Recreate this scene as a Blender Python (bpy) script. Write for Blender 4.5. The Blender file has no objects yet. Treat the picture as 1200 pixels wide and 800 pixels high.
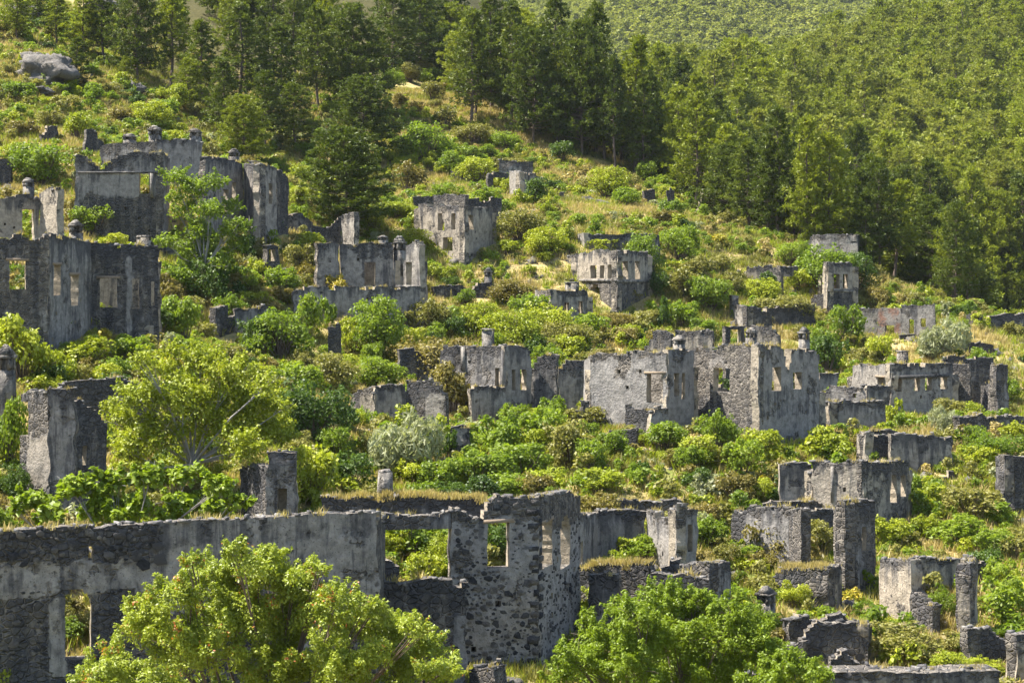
import bpy, math, random
import numpy as np
from mathutils import Vector

# ------------------------------------------------------------------ camera, sky, sun, exposure
scene = bpy.context.scene
F, VH = 2200.0, 330.0            # focal length and horizon row, in pixels of a 1200 x 800 frame
cam_data = bpy.data.cameras.new("camera")
cam_data.sensor_width = 36.0
cam_data.lens = F / 1200 * 36
cam_data.shift_y = -(400 - VH) / 1200
cam_data.clip_start = 1.0
cam_data.clip_end = 6000.0
cam = bpy.data.objects.new("camera", cam_data)
scene.collection.objects.link(cam)
cam.location = (0, 0, 0)
cam.rotation_euler = (math.radians(90), 0, 0)
scene.camera = cam

SUN_EL = math.radians(59)
sun_dir = Vector((-0.95, 0.05, 0)).normalized() * math.cos(SUN_EL) + Vector((0, 0, math.sin(SUN_EL)))
world = bpy.data.worlds.new("World")
scene.world = world
world.use_nodes = True
wn = world.node_tree
sky = wn.nodes.new("ShaderNodeTexSky")
sky.sky_type = 'NISHITA'
sky.sun_disc = False
sky.sun_elevation = SUN_EL
sky.sun_rotation = math.atan2(sun_dir.x, sun_dir.y)
bg = wn.nodes["Background"]
wn.links.new(sky.outputs[0], bg.inputs[0])
bg.inputs[1].default_value = 0.10
sl = bpy.data.lights.new("sun", 'SUN')
sl.energy = 5.0
sl.angle = math.radians(0.5)
sl.color = (1.0, 0.96, 0.89)
so = bpy.data.objects.new("sun", sl)
scene.collection.objects.link(so)
so.rotation_euler = sun_dir.to_track_quat('Z', 'Y').to_euler()
scene.view_settings.view_transform = 'Standard'
scene.view_settings.look = 'None'
scene.view_settings.exposure = 1.9
scene.view_settings.gamma = 1.0
scene.cycles.max_bounces = 6
scene.cycles.diffuse_bounces = 2
scene.cycles.transmission_bounces = 3
scene.cycles.glossy_bounces = 2
scene.cycles.volume_bounces = 0

C = scene.collection
rng = np.random.default_rng(7)
random.seed(7)

# ------------------------------------------------------------------ numeric helpers
def hash3(ix, iy, iz):
    h = (ix.astype(np.int64) * 374761393 + iy.astype(np.int64) * 668265263 + iz.astype(np.int64) * 2147483647 + 1013904223) & 0xffffffff
    h = ((h ^ (h >> 13)) * 1274126177) & 0xffffffff
    h = (h ^ (h >> 16)) & 0xffffffff
    return h / 4294967295.0

def vnoise(x, y, z=0.0):
    x, y, z = np.broadcast_arrays(np.asarray(x, float), np.asarray(y, float), np.asarray(z, float))
    ix, iy, iz = np.floor(x), np.floor(y), np.floor(z)
    fx, fy, fz = x - ix, y - iy, z - iz
    fx, fy, fz = [f * f * (3 - 2 * f) for f in (fx, fy, fz)]
    r = 0
    for a in (0, 1):
        for b in (0, 1):
            for c in (0, 1):
                w = (fx if a else 1 - fx) * (fy if b else 1 - fy) * (fz if c else 1 - fz)
                r = r + w * hash3(ix + a, iy + b, iz + c)
    return r * 2 - 1

class TPS:
    def __init__(self, pts, lam=0.0):
        P = np.array(pts, float)
        self.c = P[:, :2] / 100.0
        n = len(P)
        K = self.phi(self.c[:, None, :] - self.c[None, :, :]) + lam * np.eye(n)
        A = np.zeros((n + 3, n + 3))
        A[:n, :n] = K
        A[:n, n] = 1
        A[:n, n + 1:] = self.c
        A[n, :n] = 1
        A[n + 1:, :n] = self.c.T
        self.w = np.linalg.solve(A, np.concatenate([P[:, 2], np.zeros(3)]))

    def phi(self, d):
        r2 = (d ** 2).sum(-1)
        return 0.5 * r2 * np.log(r2 + 1e-12)

    def __call__(self, x, y):
        x, y = np.broadcast_arrays(np.asarray(x, float), np.asarray(y, float))
        sh = x.shape
        q = np.stack([x.ravel(), y.ravel()], -1) / 100.0
        out = np.empty(len(q))
        n = len(self.c)
        for i in range(0, len(q), 20000):
            s = q[i:i + 20000]
            out[i:i + 20000] = self.phi(s[:, None, :] - self.c[None]) @ self.w[:n] + self.w[n] + s @ self.w[n + 1:]
        return out.reshape(sh)

def world_pt(u, v, Y):
    return ((u - 600) / F * Y, Y, (VH - v) / F * Y)

# ground surveyed at points: direction (column, row) and distance
near_pts = [(0, 840, 66), (220, 835, 68), (60, 592, 90), (57, 418, 113), (185, 412, 121), (40, 300, 135), (150, 290, 150), (180, 200, 167),
            (290, 265, 160), (0, 200, 165), (100, 110, 205), (0, 0, 250), (200, 60, 245), (-120, 420, 108), (-120, 230, 150),
            (630, 784, 80), (500, 802, 75), (750, 722, 88), (750, 655, 96), (600, 560, 110), (740, 520, 116), (900, 530, 118),
            (560, 495, 128), (440, 500, 121), (350, 475, 115), (270, 405, 138), (400, 374, 148), (490, 385, 150), (544, 303, 172),
            (375, 290, 165), (610, 230, 205), (720, 367, 165), (650, 378, 160), (540, 365, 163), (725, 293, 177), (900, 342, 180),
            (975, 370, 178), (970, 293, 200), (880, 384, 168), (1040, 400, 167), (1170, 395, 170), (1080, 490, 138), (1000, 505, 128),
            (1060, 560, 117), (1160, 512, 124), (1030, 627, 106), (1185, 587, 111), (950, 690, 95), (1085, 732, 90), (980, 784, 81),
            (1070, 830, 74), (1190, 795, 80), (850, 815, 77), (820, 255, 212), (500, 160, 232), (430, 225, 205), (480, 105, 262),
            (300, 185, 206), (400, 50, 290), (500, 0, 325), (300, 0, 300), (100, -100, 300), (400, -100, 375), (-100, -40, 250),
            (640, 135, 258), (700, 190, 238), (760, 218, 230), (800, 240, 225), (900, 282, 213), (1000, 314, 206), (1130, 363, 190), (1200, 386, 185)]
ctrl = [world_pt(*p) for p in near_pts]
def by_dir(u, Y, z): return ((u - 600) / F * Y, Y, z)
ctrl += [by_dir(700, 300, 12), by_dir(850, 285, -6), by_dir(1000, 270, -12), by_dir(1200, 250, -22), by_dir(600, 340, 42), by_dir(760, 400, 5),
         by_dir(1000, 400, -25), by_dir(1400, 120, -17), by_dir(1400, 180, -16), by_dir(1500, 280, -35), by_dir(-300, 60, -12), by_dir(-300, 110, -1),
         by_dir(-300, 170, 16), by_dir(-300, 260, 46), by_dir(600, 50, -18.5), by_dir(600, 25, -19), by_dir(0, 45, -17), by_dir(1200, 48, -19), by_dir(1400, 70, -18),
         by_dir(200, 480, 110), by_dir(500, 480, 90)]
h1 = TPS(ctrl, 0.0004)
h2pts = [(1200, 330, 280), (850, 215, 310), (1000, 235, 325), (1200, 265, 300), (800, 165, 350), (1000, 150, 405), (1200, 140, 410),
         (1200, 28, 540), (1120, 52, 565), (1000, 84, 530), (870, 122, 455), (760, 140, 395), (1400, -40, 560), (1400, 150, 400), (1420, 300, 300)]
h2c = [world_pt(*p) for p in h2pts] + [by_dir(1100, 760, 25), by_dir(870, 620, 15), by_dir(700, 560, 10), by_dir(1400, 800, 60), by_dir(650, 380, 10), by_dir(1300, 255, -25)]
h2 = TPS(h2c, 0.0004)

def h3(x, y):
    y = np.minimum(y, 1480)
    return 60 + (y - 760) * 0.27 + 10 * np.sin(x / 75 + y / 190) + 7 * np.sin(x / 31 - y / 80) - 0.03 * x

def terrain(x, y, detail=True):
    x = np.asarray(x, float); y = np.asarray(y, float)
    a = h1(x, np.minimum(y, 480)) - 0.8 * np.maximum(y - 470, 0)
    a = np.clip(a, -60, 125)
    b = h2(x, np.clip(y, 200, 800))
    b = np.where(y < 240, b - (240 - y) * 0.8, b)
    b = np.where(x < 10, b - (10 - x) * 0.9, b)
    b = np.clip(b, -60, 125)
    c = h3(x, y)
    z = np.maximum(np.maximum(a, b), np.where(y > 640, c, -60))
    if detail:
        fade = np.clip((y - 40) / 30, 0, 1)
        z = z + fade * (0.35 * vnoise(x / 6, y / 6, 1.3) + 0.16 * vnoise(x / 2.2, y / 2.2, 4.1))
    return z

def raycast(u, v, ymin=48.0, ymax=700.0):
    Y = np.arange(ymin, ymax, 0.5)
    z = terrain((u - 600) / F * Y, Y) - (VH - v) / F * Y
    k = np.argmax(z > 0)
    if not (z > 0).any():
        k = len(Y) - 1
    return (u - 600) / F * Y[k], Y[k], (VH - v) / F * Y[k]

def project(x, y, z):
    return 600 + F * x / y, VH - F * z / y

# ------------------------------------------------------------------ object helpers
def mesh_np(name, verts, faces4=None, faces3=None, mats=(), mat_idx=None, attrs=None, smooth=False):
    me = bpy.data.meshes.new(name)
    verts = np.asarray(verts, np.float32)
    n4 = 0 if faces4 is None else len(faces4)
    n3 = 0 if faces3 is None else len(faces3)
    me.vertices.add(len(verts))
    me.vertices.foreach_set("co", verts.ravel())
    parts, starts = [], []
    if n4:
        parts.append(np.asarray(faces4, np.int32).ravel()); starts.append(np.arange(n4) * 4)
    if n3:
        parts.append(np.asarray(faces3, np.int32).ravel()); starts.append(n4 * 4 + np.arange(n3) * 3)
    loops = np.concatenate(parts)
    me.loops.add(len(loops))
    me.loops.foreach_set("vertex_index", loops)
    me.polygons.add(n4 + n3)
    me.polygons.foreach_set("loop_start", np.concatenate(starts).astype(np.int32))
    if mat_idx is not None:
        me.polygons.foreach_set("material_index", np.asarray(mat_idx, np.int32))
    if smooth:
        me.polygons.foreach_set("use_smooth", np.ones(n4 + n3, bool))
    for m in mats:
        me.materials.append(m)
    for k, (typ, val) in (attrs or {}).items():
        at = me.attributes.new(k, typ, 'POINT')
        val = np.asarray(val, np.float32)
        if typ == 'FLOAT':
            at.data.foreach_set("value", val.ravel())
        elif typ == 'FLOAT_COLOR':
            at.data.foreach_set("color", val.ravel())
        else:
            at.data.foreach_set("vector", val.ravel())
    me.update(calc_edges=True)
    return me

def link(name, data, parent=None, loc=None, kind=None):
    o = bpy.data.objects.new(name, data)
    C.objects.link(o)
    if parent is not None:
        o.parent = parent
    if loc is not None:
        o.location = loc
    if kind:
        o["kind"] = kind
    return o

def tag(o, label=None, cat=None, group=None, kind=None):
    if label: o["label"] = label
    if cat: o["category"] = cat
    if group: o["group"] = group
    if kind: o["kind"] = kind
    return o

class MB:
    """collects loose pieces into one mesh"""
    def __init__(self): self.v, self.q, self.t, self.n, self.a, self.mi4, self.mi3 = [], [], [], 0, [], [], []
    def add(self, v, q=(), t=(), att=None, mi=0):
        v = np.asarray(v, float).reshape(-1, 3)
        self.v.append(v)
        if len(q): self.q.append(np.asarray(q, int) + self.n); self.mi4 += [mi] * len(q)
        if len(t): self.t.append(np.asarray(t, int) + self.n); self.mi3 += [mi] * len(t)
        self.n += len(v)
        self.a.append(np.tile(np.asarray(att if att is not None else (0, 0, 0, 1), float), (len(v), 1)) if np.ndim(att) < 2 else np.asarray(att, float))
    def mesh(self, name, mats, attr=None, smooth=False):
        v = np.concatenate(self.v)
        q = np.concatenate(self.q) if self.q else None
        t = np.concatenate(self.t) if self.t else None
        at = {attr: ('FLOAT_COLOR', np.concatenate(self.a))} if attr else None
        return mesh_np(name, v, q, t, mats, self.mi4 + self.mi3, at, smooth)

BOXQ = [(0, 1, 3, 2), (4, 6, 7, 5), (0, 4, 5, 1), (2, 3, 7, 6), (0, 2, 6, 4), (1, 5, 7, 3)]
def box_pts(c, ex, ey, ez, taper=1.0):
    """corners of a box about centre c with half-axis vectors; taper scales the top"""
    out = []
    for i in (-1, 1):
        for j in (-1, 1):
            for k in (-1, 1):
                s = taper if k > 0 else 1.0
                out.append(np.array(c) + i * s * np.array(ex) + j * s * np.array(ey) + k * np.array(ez))
    return np.array(out)

def tube(mb, pts, radii, sides=5, att=None, mi=0):
    pts = np.asarray(pts, float)
    n = len(pts)
    V = []
    for i in range(n):
        d = pts[min(i + 1, n - 1)] - pts[max(i - 1, 0)]
        d /= np.linalg.norm(d) + 1e-9
        a = np.cross(d, (0.31, 0.2, 0.93) if abs(d[2]) < 0.9 else (1, 0.1, 0)); a /= np.linalg.norm(a) + 1e-9
        b = np.cross(d, a)
        for k in range(sides):
            t = 2 * math.pi * k / sides
            V.append(pts[i] + radii[i] * (math.cos(t) * a + math.sin(t) * b))
    Q = [(i * sides + k, i * sides + (k + 1) % sides, (i + 1) * sides + (k + 1) % sides, (i + 1) * sides + k) for i in range(n - 1) for k in range(sides)]
    mb.add(V, Q, (), att, mi)

# ------------------------------------------------------------------ materials
class NT:
    def __init__(self, name):
        self.m = bpy.data.materials.new(name)
        self.m.use_nodes = True
        self.t = self.m.node_tree
        self.t.nodes.clear()
        self.out = self.t.nodes.new("ShaderNodeOutputMaterial")
    def n(self, typ, ins=None, **kw):
        nd = self.t.nodes.new(typ)
        for k, v in kw.items(): setattr(nd, k, v)
        for k, v in (ins or {}).items(): self.set(nd.inputs[k], v)
        return nd
    def set(self, sock, v):
        if isinstance(v, bpy.types.NodeSocket): self.t.links.new(v, sock)
        elif isinstance(v, bpy.types.Node): self.t.links.new(v.outputs[0], sock)
        else:
            if sock.type == 'RGBA' and len(v) == 3: v = (*v, 1)
            sock.default_value = v
    def math(self, op, a, b=0.0, clamp=False):
        nd = self.n("ShaderNodeMath", {0: a, 1: b}, operation=op); nd.use_clamp = clamp
        return nd.outputs[0]
    def mix(self, f, a, b, mode='MIX'):
        nd = self.n("ShaderNodeMix", data_type='RGBA', blend_type=mode)
        self.set(nd.inputs[0], f); self.set(nd.inputs[6], a); self.set(nd.inputs[7], b)
        return nd.outputs[2]
    def ramp(self, f, stops, interp='LINEAR'):
        nd = self.n("ShaderNodeValToRGB", {0: f})
        cr = nd.color_ramp; cr.interpolation = interp
        while len(cr.elements) < len(stops): cr.elements.new(0.5)
        for e, (p, c) in zip(cr.elements, stops):
            e.position = p
            e.color = (c, c, c, 1) if not isinstance(c, tuple) else (*c, 1)
        return nd.outputs[0]
    def noise(self, vec, scale, detail=4, rough=0.55):
        return self.n("ShaderNodeTexNoise", {"Vector": vec, "Scale": scale, "Detail": detail, "Roughness": rough}).outputs[0]
    def step(self, f, lo, hi):
        nd = self.n("ShaderNodeMapRange", {0: f, 1: lo, 2: hi}); nd.interpolation_type = 'SMOOTHSTEP'
        return nd.outputs[0]

def wall_material():
    k = NT("weathered_wall")
    pos = k.n("ShaderNodeNewGeometry").outputs["Position"]
    at = k.n("ShaderNodeAttribute", attribute_name="wl")
    sep = k.n("ShaderNodeSeparateColor", {0: at.outputs["Color"]})
    tint = at.outputs["Alpha"]
    aP, aD, aW = sep.outputs[0], sep.outputs[1], sep.outputs[2]
    n1 = k.noise(pos, 0.9, 7, 0.62)
    n2 = k.noise(pos, 3.1, 6, 0.6)
    strv = k.n("ShaderNodeVectorMath", {0: pos, 1: (1.9, 1.9, 0.22)}, operation='MULTIPLY').outputs[0]
    st = k.noise(strv, 1.0, 6, 0.6)
    st2 = k.noise(k.n("ShaderNodeVectorMath", {0: pos, 1: (5.5, 5.5, 0.5)}, operation='MULTIPLY').outputs[0], 1.0, 4, 0.6)
    # plaster or bare rubble
    pm = k.step(k.math('ADD', aP, k.math('MULTIPLY', k.math('SUBTRACT', n1, 0.5), 1.5)), 0.46, 0.56)
    # stones
    vec = k.n("ShaderNodeVectorMath", {0: pos, 1: (3.0, 3.0, 4.2)}, operation='MULTIPLY').outputs[0]
    wob = k.n("ShaderNodeTexNoise", {"Vector": pos, "Scale": 4.0, "Detail": 2.0}).outputs[1]
    vec = k.n("ShaderNodeVectorMath", {0: vec, 1: k.n("ShaderNodeVectorMath", {0: wob, 1: (0.405, 0.405, 0.405)}, operation='MULTIPLY').outputs[0]}, operation='ADD').outputs[0]
    vo = k.n("ShaderNodeTexVoronoi", {"Vector": vec, "Scale": 1.0}, feature='F1')
    ve = k.n("ShaderNodeTexVoronoi", {"Vector": vec, "Scale": 1.0}, feature='DISTANCE_TO_EDGE')
    cellv = k.n("ShaderNodeSeparateColor", {0: vo.outputs["Color"]}).outputs[0]
    stone = k.ramp(cellv, [(0, (0.035, 0.035, 0.035)), (0.35, (0.081, 0.075, 0.070)), (0.7, (0.127, 0.117, 0.104)), (1, (0.183, 0.166, 0.141))])
    stone = k.mix(k.math('MULTIPLY', n2, 0.6), stone, (0.071, 0.064, 0.056), 'MIX')
    mort = k.step(ve.outputs[0], 0.03, 0.11)
    rub = k.mix(mort, (0.167, 0.152, 0.134), stone)
    # plaster
    pl = k.mix(k.step(n2, 0.35, 0.65), (0.152, 0.144, 0.138), (0.223, 0.211, 0.192))
    pl = k.mix(k.math('MULTIPLY', k.step(k.noise(pos, 0.55, 5), 0.5, 0.68), 0.6), pl, (0.279, 0.264, 0.239))
    pl = k.mix(k.math('MULTIPLY', aW, 0.85), pl, k.mix(n2, (0.233, 0.183, 0.112), (0.304, 0.253, 0.172)))
    pl = k.mix(k.step(k.noise(pos, 9.0, 3), 0.62, 0.7), pl, (0.101, 0.096, 0.088))
    pl = k.mix(k.math('MULTIPLY', k.step(tint, 0.45, 0.9), 0.75), pl, k.mix(n2, (0.221, 0.188, 0.144), (0.325, 0.284, 0.221)))
    pl = k.mix(k.math('MULTIPLY', k.step(tint, 0.35, 0.05), 0.6), pl, k.mix(n2, (0.125, 0.122, 0.122), (0.221, 0.214, 0.211)))
    # render fallen away in ragged patches
    fall = k.step(k.noise(pos, 0.75, 8, 0.68), 0.585, 0.615)
    pm = k.math('MULTIPLY', pm, k.math('SUBTRACT', 1.0, k.math('MULTIPLY', fall, k.step(aW, 0.7, 0.4))))
    col = k.mix(pm, rub, pl)
    col = k.mix(1.0, col, (1.05, 1.0, 0.93), 'MULTIPLY')
    # dark lichen stains and black streaks
    dk = k.step(k.math('ADD', k.math('MULTIPLY', aD, 0.85), k.math('MULTIPLY', k.math('SUBTRACT', k.math('ADD', k.math('MULTIPLY', st, 0.75), k.math('MULTIPLY', n1, 0.25)), 0.5), 2.6)), 0.30, 0.66)
    dk2 = k.step(k.math('ADD', k.math('MULTIPLY', aD, 0.5), k.math('MULTIPLY', k.math('SUBTRACT', st2, 0.5), 2.4)), 0.38, 0.62)
    grain = k.noise(pos, 12, 3, 0.7)
    dkm = k.math('MULTIPLY', k.math('MAXIMUM', dk, k.math('MULTIPLY', dk2, 0.8)), k.math('ADD', 0.45, k.math('MULTIPLY', grain, 0.75)), clamp=True)
    col = k.mix(dkm, col, k.mix(n2, (0.025, 0.025, 0.028), (0.077, 0.073, 0.071)))
    spk = k.step(k.noise(pos, 16, 2, 0.5), 0.63, 0.70)
    col = k.mix(k.math('MULTIPLY', spk, 0.75), col, (0.037, 0.035, 0.034))
    mot = k.noise(pos, 2.3, 9, 0.72)
    col = k.mix(1.0, col, k.ramp(mot, [(0.28, 0.56), (0.5, 1.08), (0.72, 1.45)]), 'MULTIPLY')
    # ochre lichen on a few spots
    col = k.mix(k.math('MULTIPLY', k.step(k.noise(pos, 1.7, 6, 0.7), 0.63, 0.72), 0.35), col, (0.172, 0.112, 0.051))
    b1 = k.math('MULTIPLY', k.math('MULTIPLY', k.step(ve.outputs[0], 0.0, 0.16), k.math('SUBTRACT', 1.0, pm)), 1.0)
    hgt = k.math('ADD', k.math('ADD', b1, k.math('MULTIPLY', pm, 1.0)), k.math('ADD', k.math('MULTIPLY', k.noise(pos, 7, 5, 0.65), 0.7), k.math('MULTIPLY', n2, 0.5)))
    bump = k.n("ShaderNodeBump", {"Height": hgt, "Strength": 1.0, "Distance": 0.11})
    bs = k.n("ShaderNodeBsdfPrincipled", {"Base Color": col, "Roughness": 0.95, "Normal": bump.outputs[0], "Specular IOR Level": 0.15})
    k.set(k.out.inputs[0], bs.outputs[0])
    return k.m

def stone_material(name, cols, mossy=0.3):
    k = NT(name)
    pos = k.n("ShaderNodeNewGeometry").outputs["Position"]
    oi = k.n("ShaderNodeObjectInfo").outputs["Random"]
    at = k.n("ShaderNodeAttribute", attribute_name="wl")
    r = k.math('FRACT', k.math('ADD', k.math('ADD', oi, k.n("ShaderNodeSeparateColor", {0: at.outputs["Color"]}).outputs[0]), 0.0))
    base = k.ramp(r, [(i / (len(cols) - 1), c) for i, c in enumerate(cols)])
    n = k.noise(pos, 5, 6, 0.65)
    base = k.mix(k.step(n, 0.45, 0.65), base, k.mix(0.5, base, (0.06, 0.058, 0.06)))
    base = k.mix(k.math('MULTIPLY', k.step(k.noise(pos, 2.2, 5), 0.55, 0.68), mossy), base, (0.42, 0.40, 0.35))
    bump = k.n("ShaderNodeBump", {"Height": k.math("ADD", k.noise(pos, 9, 5, 0.7), k.math("MULTIPLY", k.noise(pos, 1.6, 8, 0.75), 3.0)), "Strength": 0.9, "Distance": 0.12})
    bs = k.n("ShaderNodeBsdfPrincipled", {"Base Color": base, "Roughness": 0.95, "Normal": bump.outputs[0], "Specular IOR Level": 0.15})
    k.set(k.out.inputs[0], bs.outputs[0])
    return k.m

def leaf_material(name, dark, mid, light, trans=0.38, accent=None, acc_amt=0.0, gloss=0.25):
    k = NT(name)
    at = k.n("ShaderNodeAttribute", attribute_name="tint").outputs["Fac"]
    oi = k.n("ShaderNodeObjectInfo").outputs["Random"]
    pos = k.n("ShaderNodeNewGeometry").outputs["Position"]
    n = k.noise(pos, 0.35, 2)
    f = k.math('ADD', k.math('MULTIPLY', at, 0.5), k.math('ADD', k.math('MULTIPLY', oi, 0.3), k.math('MULTIPLY', k.math('SUBTRACT', n, 0.4), 0.7)), clamp=True)
    col = k.ramp(f, [(0.05, dark), (0.5, mid), (0.95, light)])
    if accent:
        a2 = k.n("ShaderNodeAttribute", attribute_name="accent").outputs["Fac"]
        col = k.mix(k.step(a2, 1 - acc_amt, 1 - acc_amt + 0.02), col, accent)
    bs = k.n("ShaderNodeBsdfPrincipled", {"Base Color": col, "Roughness": 0.5, "Specular IOR Level": gloss})
    tcol = k.mix(0.5, col, k.mix(1.0, col, (1.25, 1.35, 0.5), 'MULTIPLY'))
    tr = k.n("ShaderNodeBsdfTranslucent", {"Color": k.mix(1.0, tcol, (1.6, 1.6, 1.4), 'MULTIPLY')})
    mx = k.n("ShaderNodeMixShader", {0: trans, 1: bs.outputs[0], 2: tr.outputs[0]})
    k.set(k.out.inputs[0], mx.outputs[0])
    return k.m

def plain_material(name, c1, c2, scale=6, bump=0.4, rough=0.9):
    k = NT(name)
    pos = k.n("ShaderNodeNewGeometry").outputs["Position"]
    n = k.noise(pos, scale, 5, 0.65)
    b = k.n("ShaderNodeBump", {"Height": n, "Strength": bump, "Distance": 0.05})
    bs = k.n("ShaderNodeBsdfPrincipled", {"Base Color": k.mix(n, c1, c2), "Roughness": rough, "Normal": b.outputs[0], "Specular IOR Level": 0.2})
    k.set(k.out.inputs[0], bs.outputs[0])
    return k.m

def ground_material():
    k = NT("dry_hillside")
    pos = k.n("ShaderNodeNewGeometry").outputs["Position"]
    at = k.n("ShaderNodeAttribute", attribute_name="wl")
    forest = k.n("ShaderNodeSeparateColor", {0: at.outputs["Color"]}).outputs[0]
    a = k.noise(pos, 0.22, 6, 0.6)
    b = k.noise(pos, 1.1, 6, 0.65)
    c = k.noise(pos, 5.0, 4, 0.7)
    straw = k.mix(c, (0.30, 0.215, 0.085), (0.42, 0.33, 0.16))
    herb = k.mix(c, (0.085, 0.115, 0.02), (0.17, 0.18, 0.045))
    soil = k.mix(b, (0.16, 0.10, 0.055), (0.30, 0.21, 0.13))
    col = k.mix(k.step(k.math('ADD', k.math('MULTIPLY', a, 0.6), k.math('MULTIPLY', b, 0.4)), 0.46, 0.60), straw, herb)
    col = k.mix(k.step(k.noise(pos, 0.5, 7, 0.65), 0.60, 0.68), col, soil)
    rock = k.mix(c, (0.26, 0.24, 0.22), (0.44, 0.41, 0.37))
    col = k.mix(k.step(k.noise(pos, 0.8, 8, 0.7), 0.67, 0.71), col, rock)
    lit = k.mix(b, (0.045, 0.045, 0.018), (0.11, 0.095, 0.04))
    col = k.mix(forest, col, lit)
    bump = k.n("ShaderNodeBump", {"Height": k.math('ADD', b, k.math('MULTIPLY', c, 0.5)), "Strength": 0.9, "Distance": 0.25})
    bs = k.n("ShaderNodeBsdfPrincipled", {"Base Color": col, "Roughness": 1.0, "Normal": bump.outputs[0], "Specular IOR Level": 0.05})
    k.set(k.out.inputs[0], bs.outputs[0])
    return k.m

def brick_material():
    k = NT("faded_red_plaster")
    pos = k.n("ShaderNodeNewGeometry").outputs["Position"]
    n, n2 = k.noise(pos, 1.3, 7, 0.65), k.noise(pos, 6, 5, 0.65)
    col = k.mix(k.step(n, 0.40, 0.56), k.mix(n2, (0.15, 0.075, 0.05), (0.20, 0.125, 0.09)), k.mix(n2, (0.13, 0.115, 0.10), (0.22, 0.195, 0.165)))
    col = k.mix(k.step(k.noise(pos, 2.5, 5), 0.56, 0.68), col, (0.07, 0.055, 0.05))
    bump = k.n("ShaderNodeBump", {"Height": n2, "Strength": 0.9, "Distance": 0.08})
    bs = k.n("ShaderNodeBsdfPrincipled", {"Base Color": col, "Roughness": 0.95, "Normal": bump.outputs[0], "Specular IOR Level": 0.15})
    k.set(k.out.inputs[0], bs.outputs[0])
    return k.m

M_wall = wall_material()
M_cap = stone_material("rubble_stone", [(0.06, 0.058, 0.058), (0.13, 0.12, 0.112), (0.2, 0.185, 0.168), (0.28, 0.26, 0.235)], 0.3)
M_dark_stone = stone_material("dark_stone", [(0.028, 0.028, 0.03), (0.055, 0.052, 0.05), (0.095, 0.086, 0.077), (0.15, 0.13, 0.108)], 0.2)
M_rock = stone_material("limestone_rock", [(0.10, 0.092, 0.08), (0.14, 0.126, 0.108), (0.18, 0.16, 0.135)], 0.15)
M_wood = plain_material("weathered_wood", (0.14, 0.10, 0.065), (0.30, 0.23, 0.16), 8)
M_bark = plain_material("bark", (0.07, 0.05, 0.04), (0.17, 0.125, 0.09), 7, 0.8)
M_grey_bark = plain_material("grey_bark", (0.16, 0.145, 0.125), (0.34, 0.31, 0.27), 7, 0.6)
M_redbrick = brick_material()
M_ground = ground_material()
LEAF = {
    'lime': leaf_material("leaf_lime", (0.134, 0.164, 0.008), (0.215, 0.240, 0.013), (0.317, 0.322, 0.022), 0.27),
    'green': leaf_material("leaf_green", (0.072, 0.110, 0.009), (0.127, 0.172, 0.013), (0.199, 0.240, 0.020), 0.4),
    'dark': leaf_material("leaf_dark", (0.026, 0.049, 0.005), (0.050, 0.084, 0.008), (0.091, 0.129, 0.012), 0.27),
    'olive': leaf_material("leaf_olive", (0.103, 0.100, 0.019), (0.164, 0.153, 0.030), (0.233, 0.212, 0.052), 0.27),
    'dull': leaf_material("leaf_dull", (0.096, 0.082, 0.016), (0.150, 0.123, 0.026), (0.219, 0.165, 0.043), 0.27),
    'silver': leaf_material("leaf_silver", (0.144, 0.150, 0.072), (0.216, 0.222, 0.114), (0.312, 0.324, 0.180), 0.3),
    'yellow': leaf_material("leaf_yellow", (0.144, 0.156, 0.018), (0.288, 0.240, 0.024), (0.504, 0.336, 0.036), 0.27),
    'straw': leaf_material("leaf_straw", (0.204, 0.156, 0.054), (0.312, 0.240, 0.090), (0.432, 0.348, 0.144), 0.3),
    'pine': leaf_material("needles_pine", (0.037, 0.052, 0.007), (0.070, 0.090, 0.009), (0.117, 0.134, 0.012), 0.22, gloss=0.15),
    'pinelight': leaf_material("needles_light", (0.089, 0.108, 0.009), (0.157, 0.178, 0.013), (0.234, 0.249, 0.019), 0.24, gloss=0.15),
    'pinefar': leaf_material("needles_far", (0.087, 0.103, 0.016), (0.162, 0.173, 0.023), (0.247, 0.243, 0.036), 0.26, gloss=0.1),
    'mastic': leaf_material("leaf_red_tipped", (0.111, 0.148, 0.009), (0.184, 0.219, 0.013), (0.281, 0.311, 0.023), 0.27, (0.383, 0.121, 0.023), 0.045, 0.4),
    'fig': leaf_material("leaf_fig", (0.117, 0.172, 0.009), (0.176, 0.247, 0.012), (0.260, 0.330, 0.022), 0.27, gloss=0.35),
    'vivid': leaf_material("leaf_vivid", (0.098, 0.138, 0.008), (0.155, 0.205, 0.010), (0.229, 0.275, 0.018), 0.30),
}

# ------------------------------------------------------------------ the ground: one sheet to beyond the far hills
def build_ground():
    Ys = [14.0]
    while Ys[-1] < 2600:
        y = Ys[-1]
        Ys.append(y + min(max(0.8, 0.0065 * y), 14))
    Ys = np.array(Ys)
    us = np.concatenate([np.linspace(-1500, -160, 30), np.arange(-130, 1331, 7.5), np.linspace(1360, 2700, 30)])
    U, Y = np.meshgrid(us, Ys)
    X = (U - 600) / F * Y
    Z = terrain(X, Y)
    f = forest_mask(X, Y)
    nY, nU = U.shape
    idx = np.arange(nY * nU).reshape(nY, nU)
    q = np.stack([idx[:-1, :-1], idx[:-1, 1:], idx[1:, 1:], idx[1:, :-1]], -1).reshape(-1, 4)
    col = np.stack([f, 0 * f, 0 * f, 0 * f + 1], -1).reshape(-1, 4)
    me = mesh_np("hillside_ground", np.stack([X, Y, Z], -1).reshape(-1, 3), q, None, [M_ground], None, {"wl": ('FLOAT_COLOR', col)}, True)
    link("hillside_ground", me, kind='structure')

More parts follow.
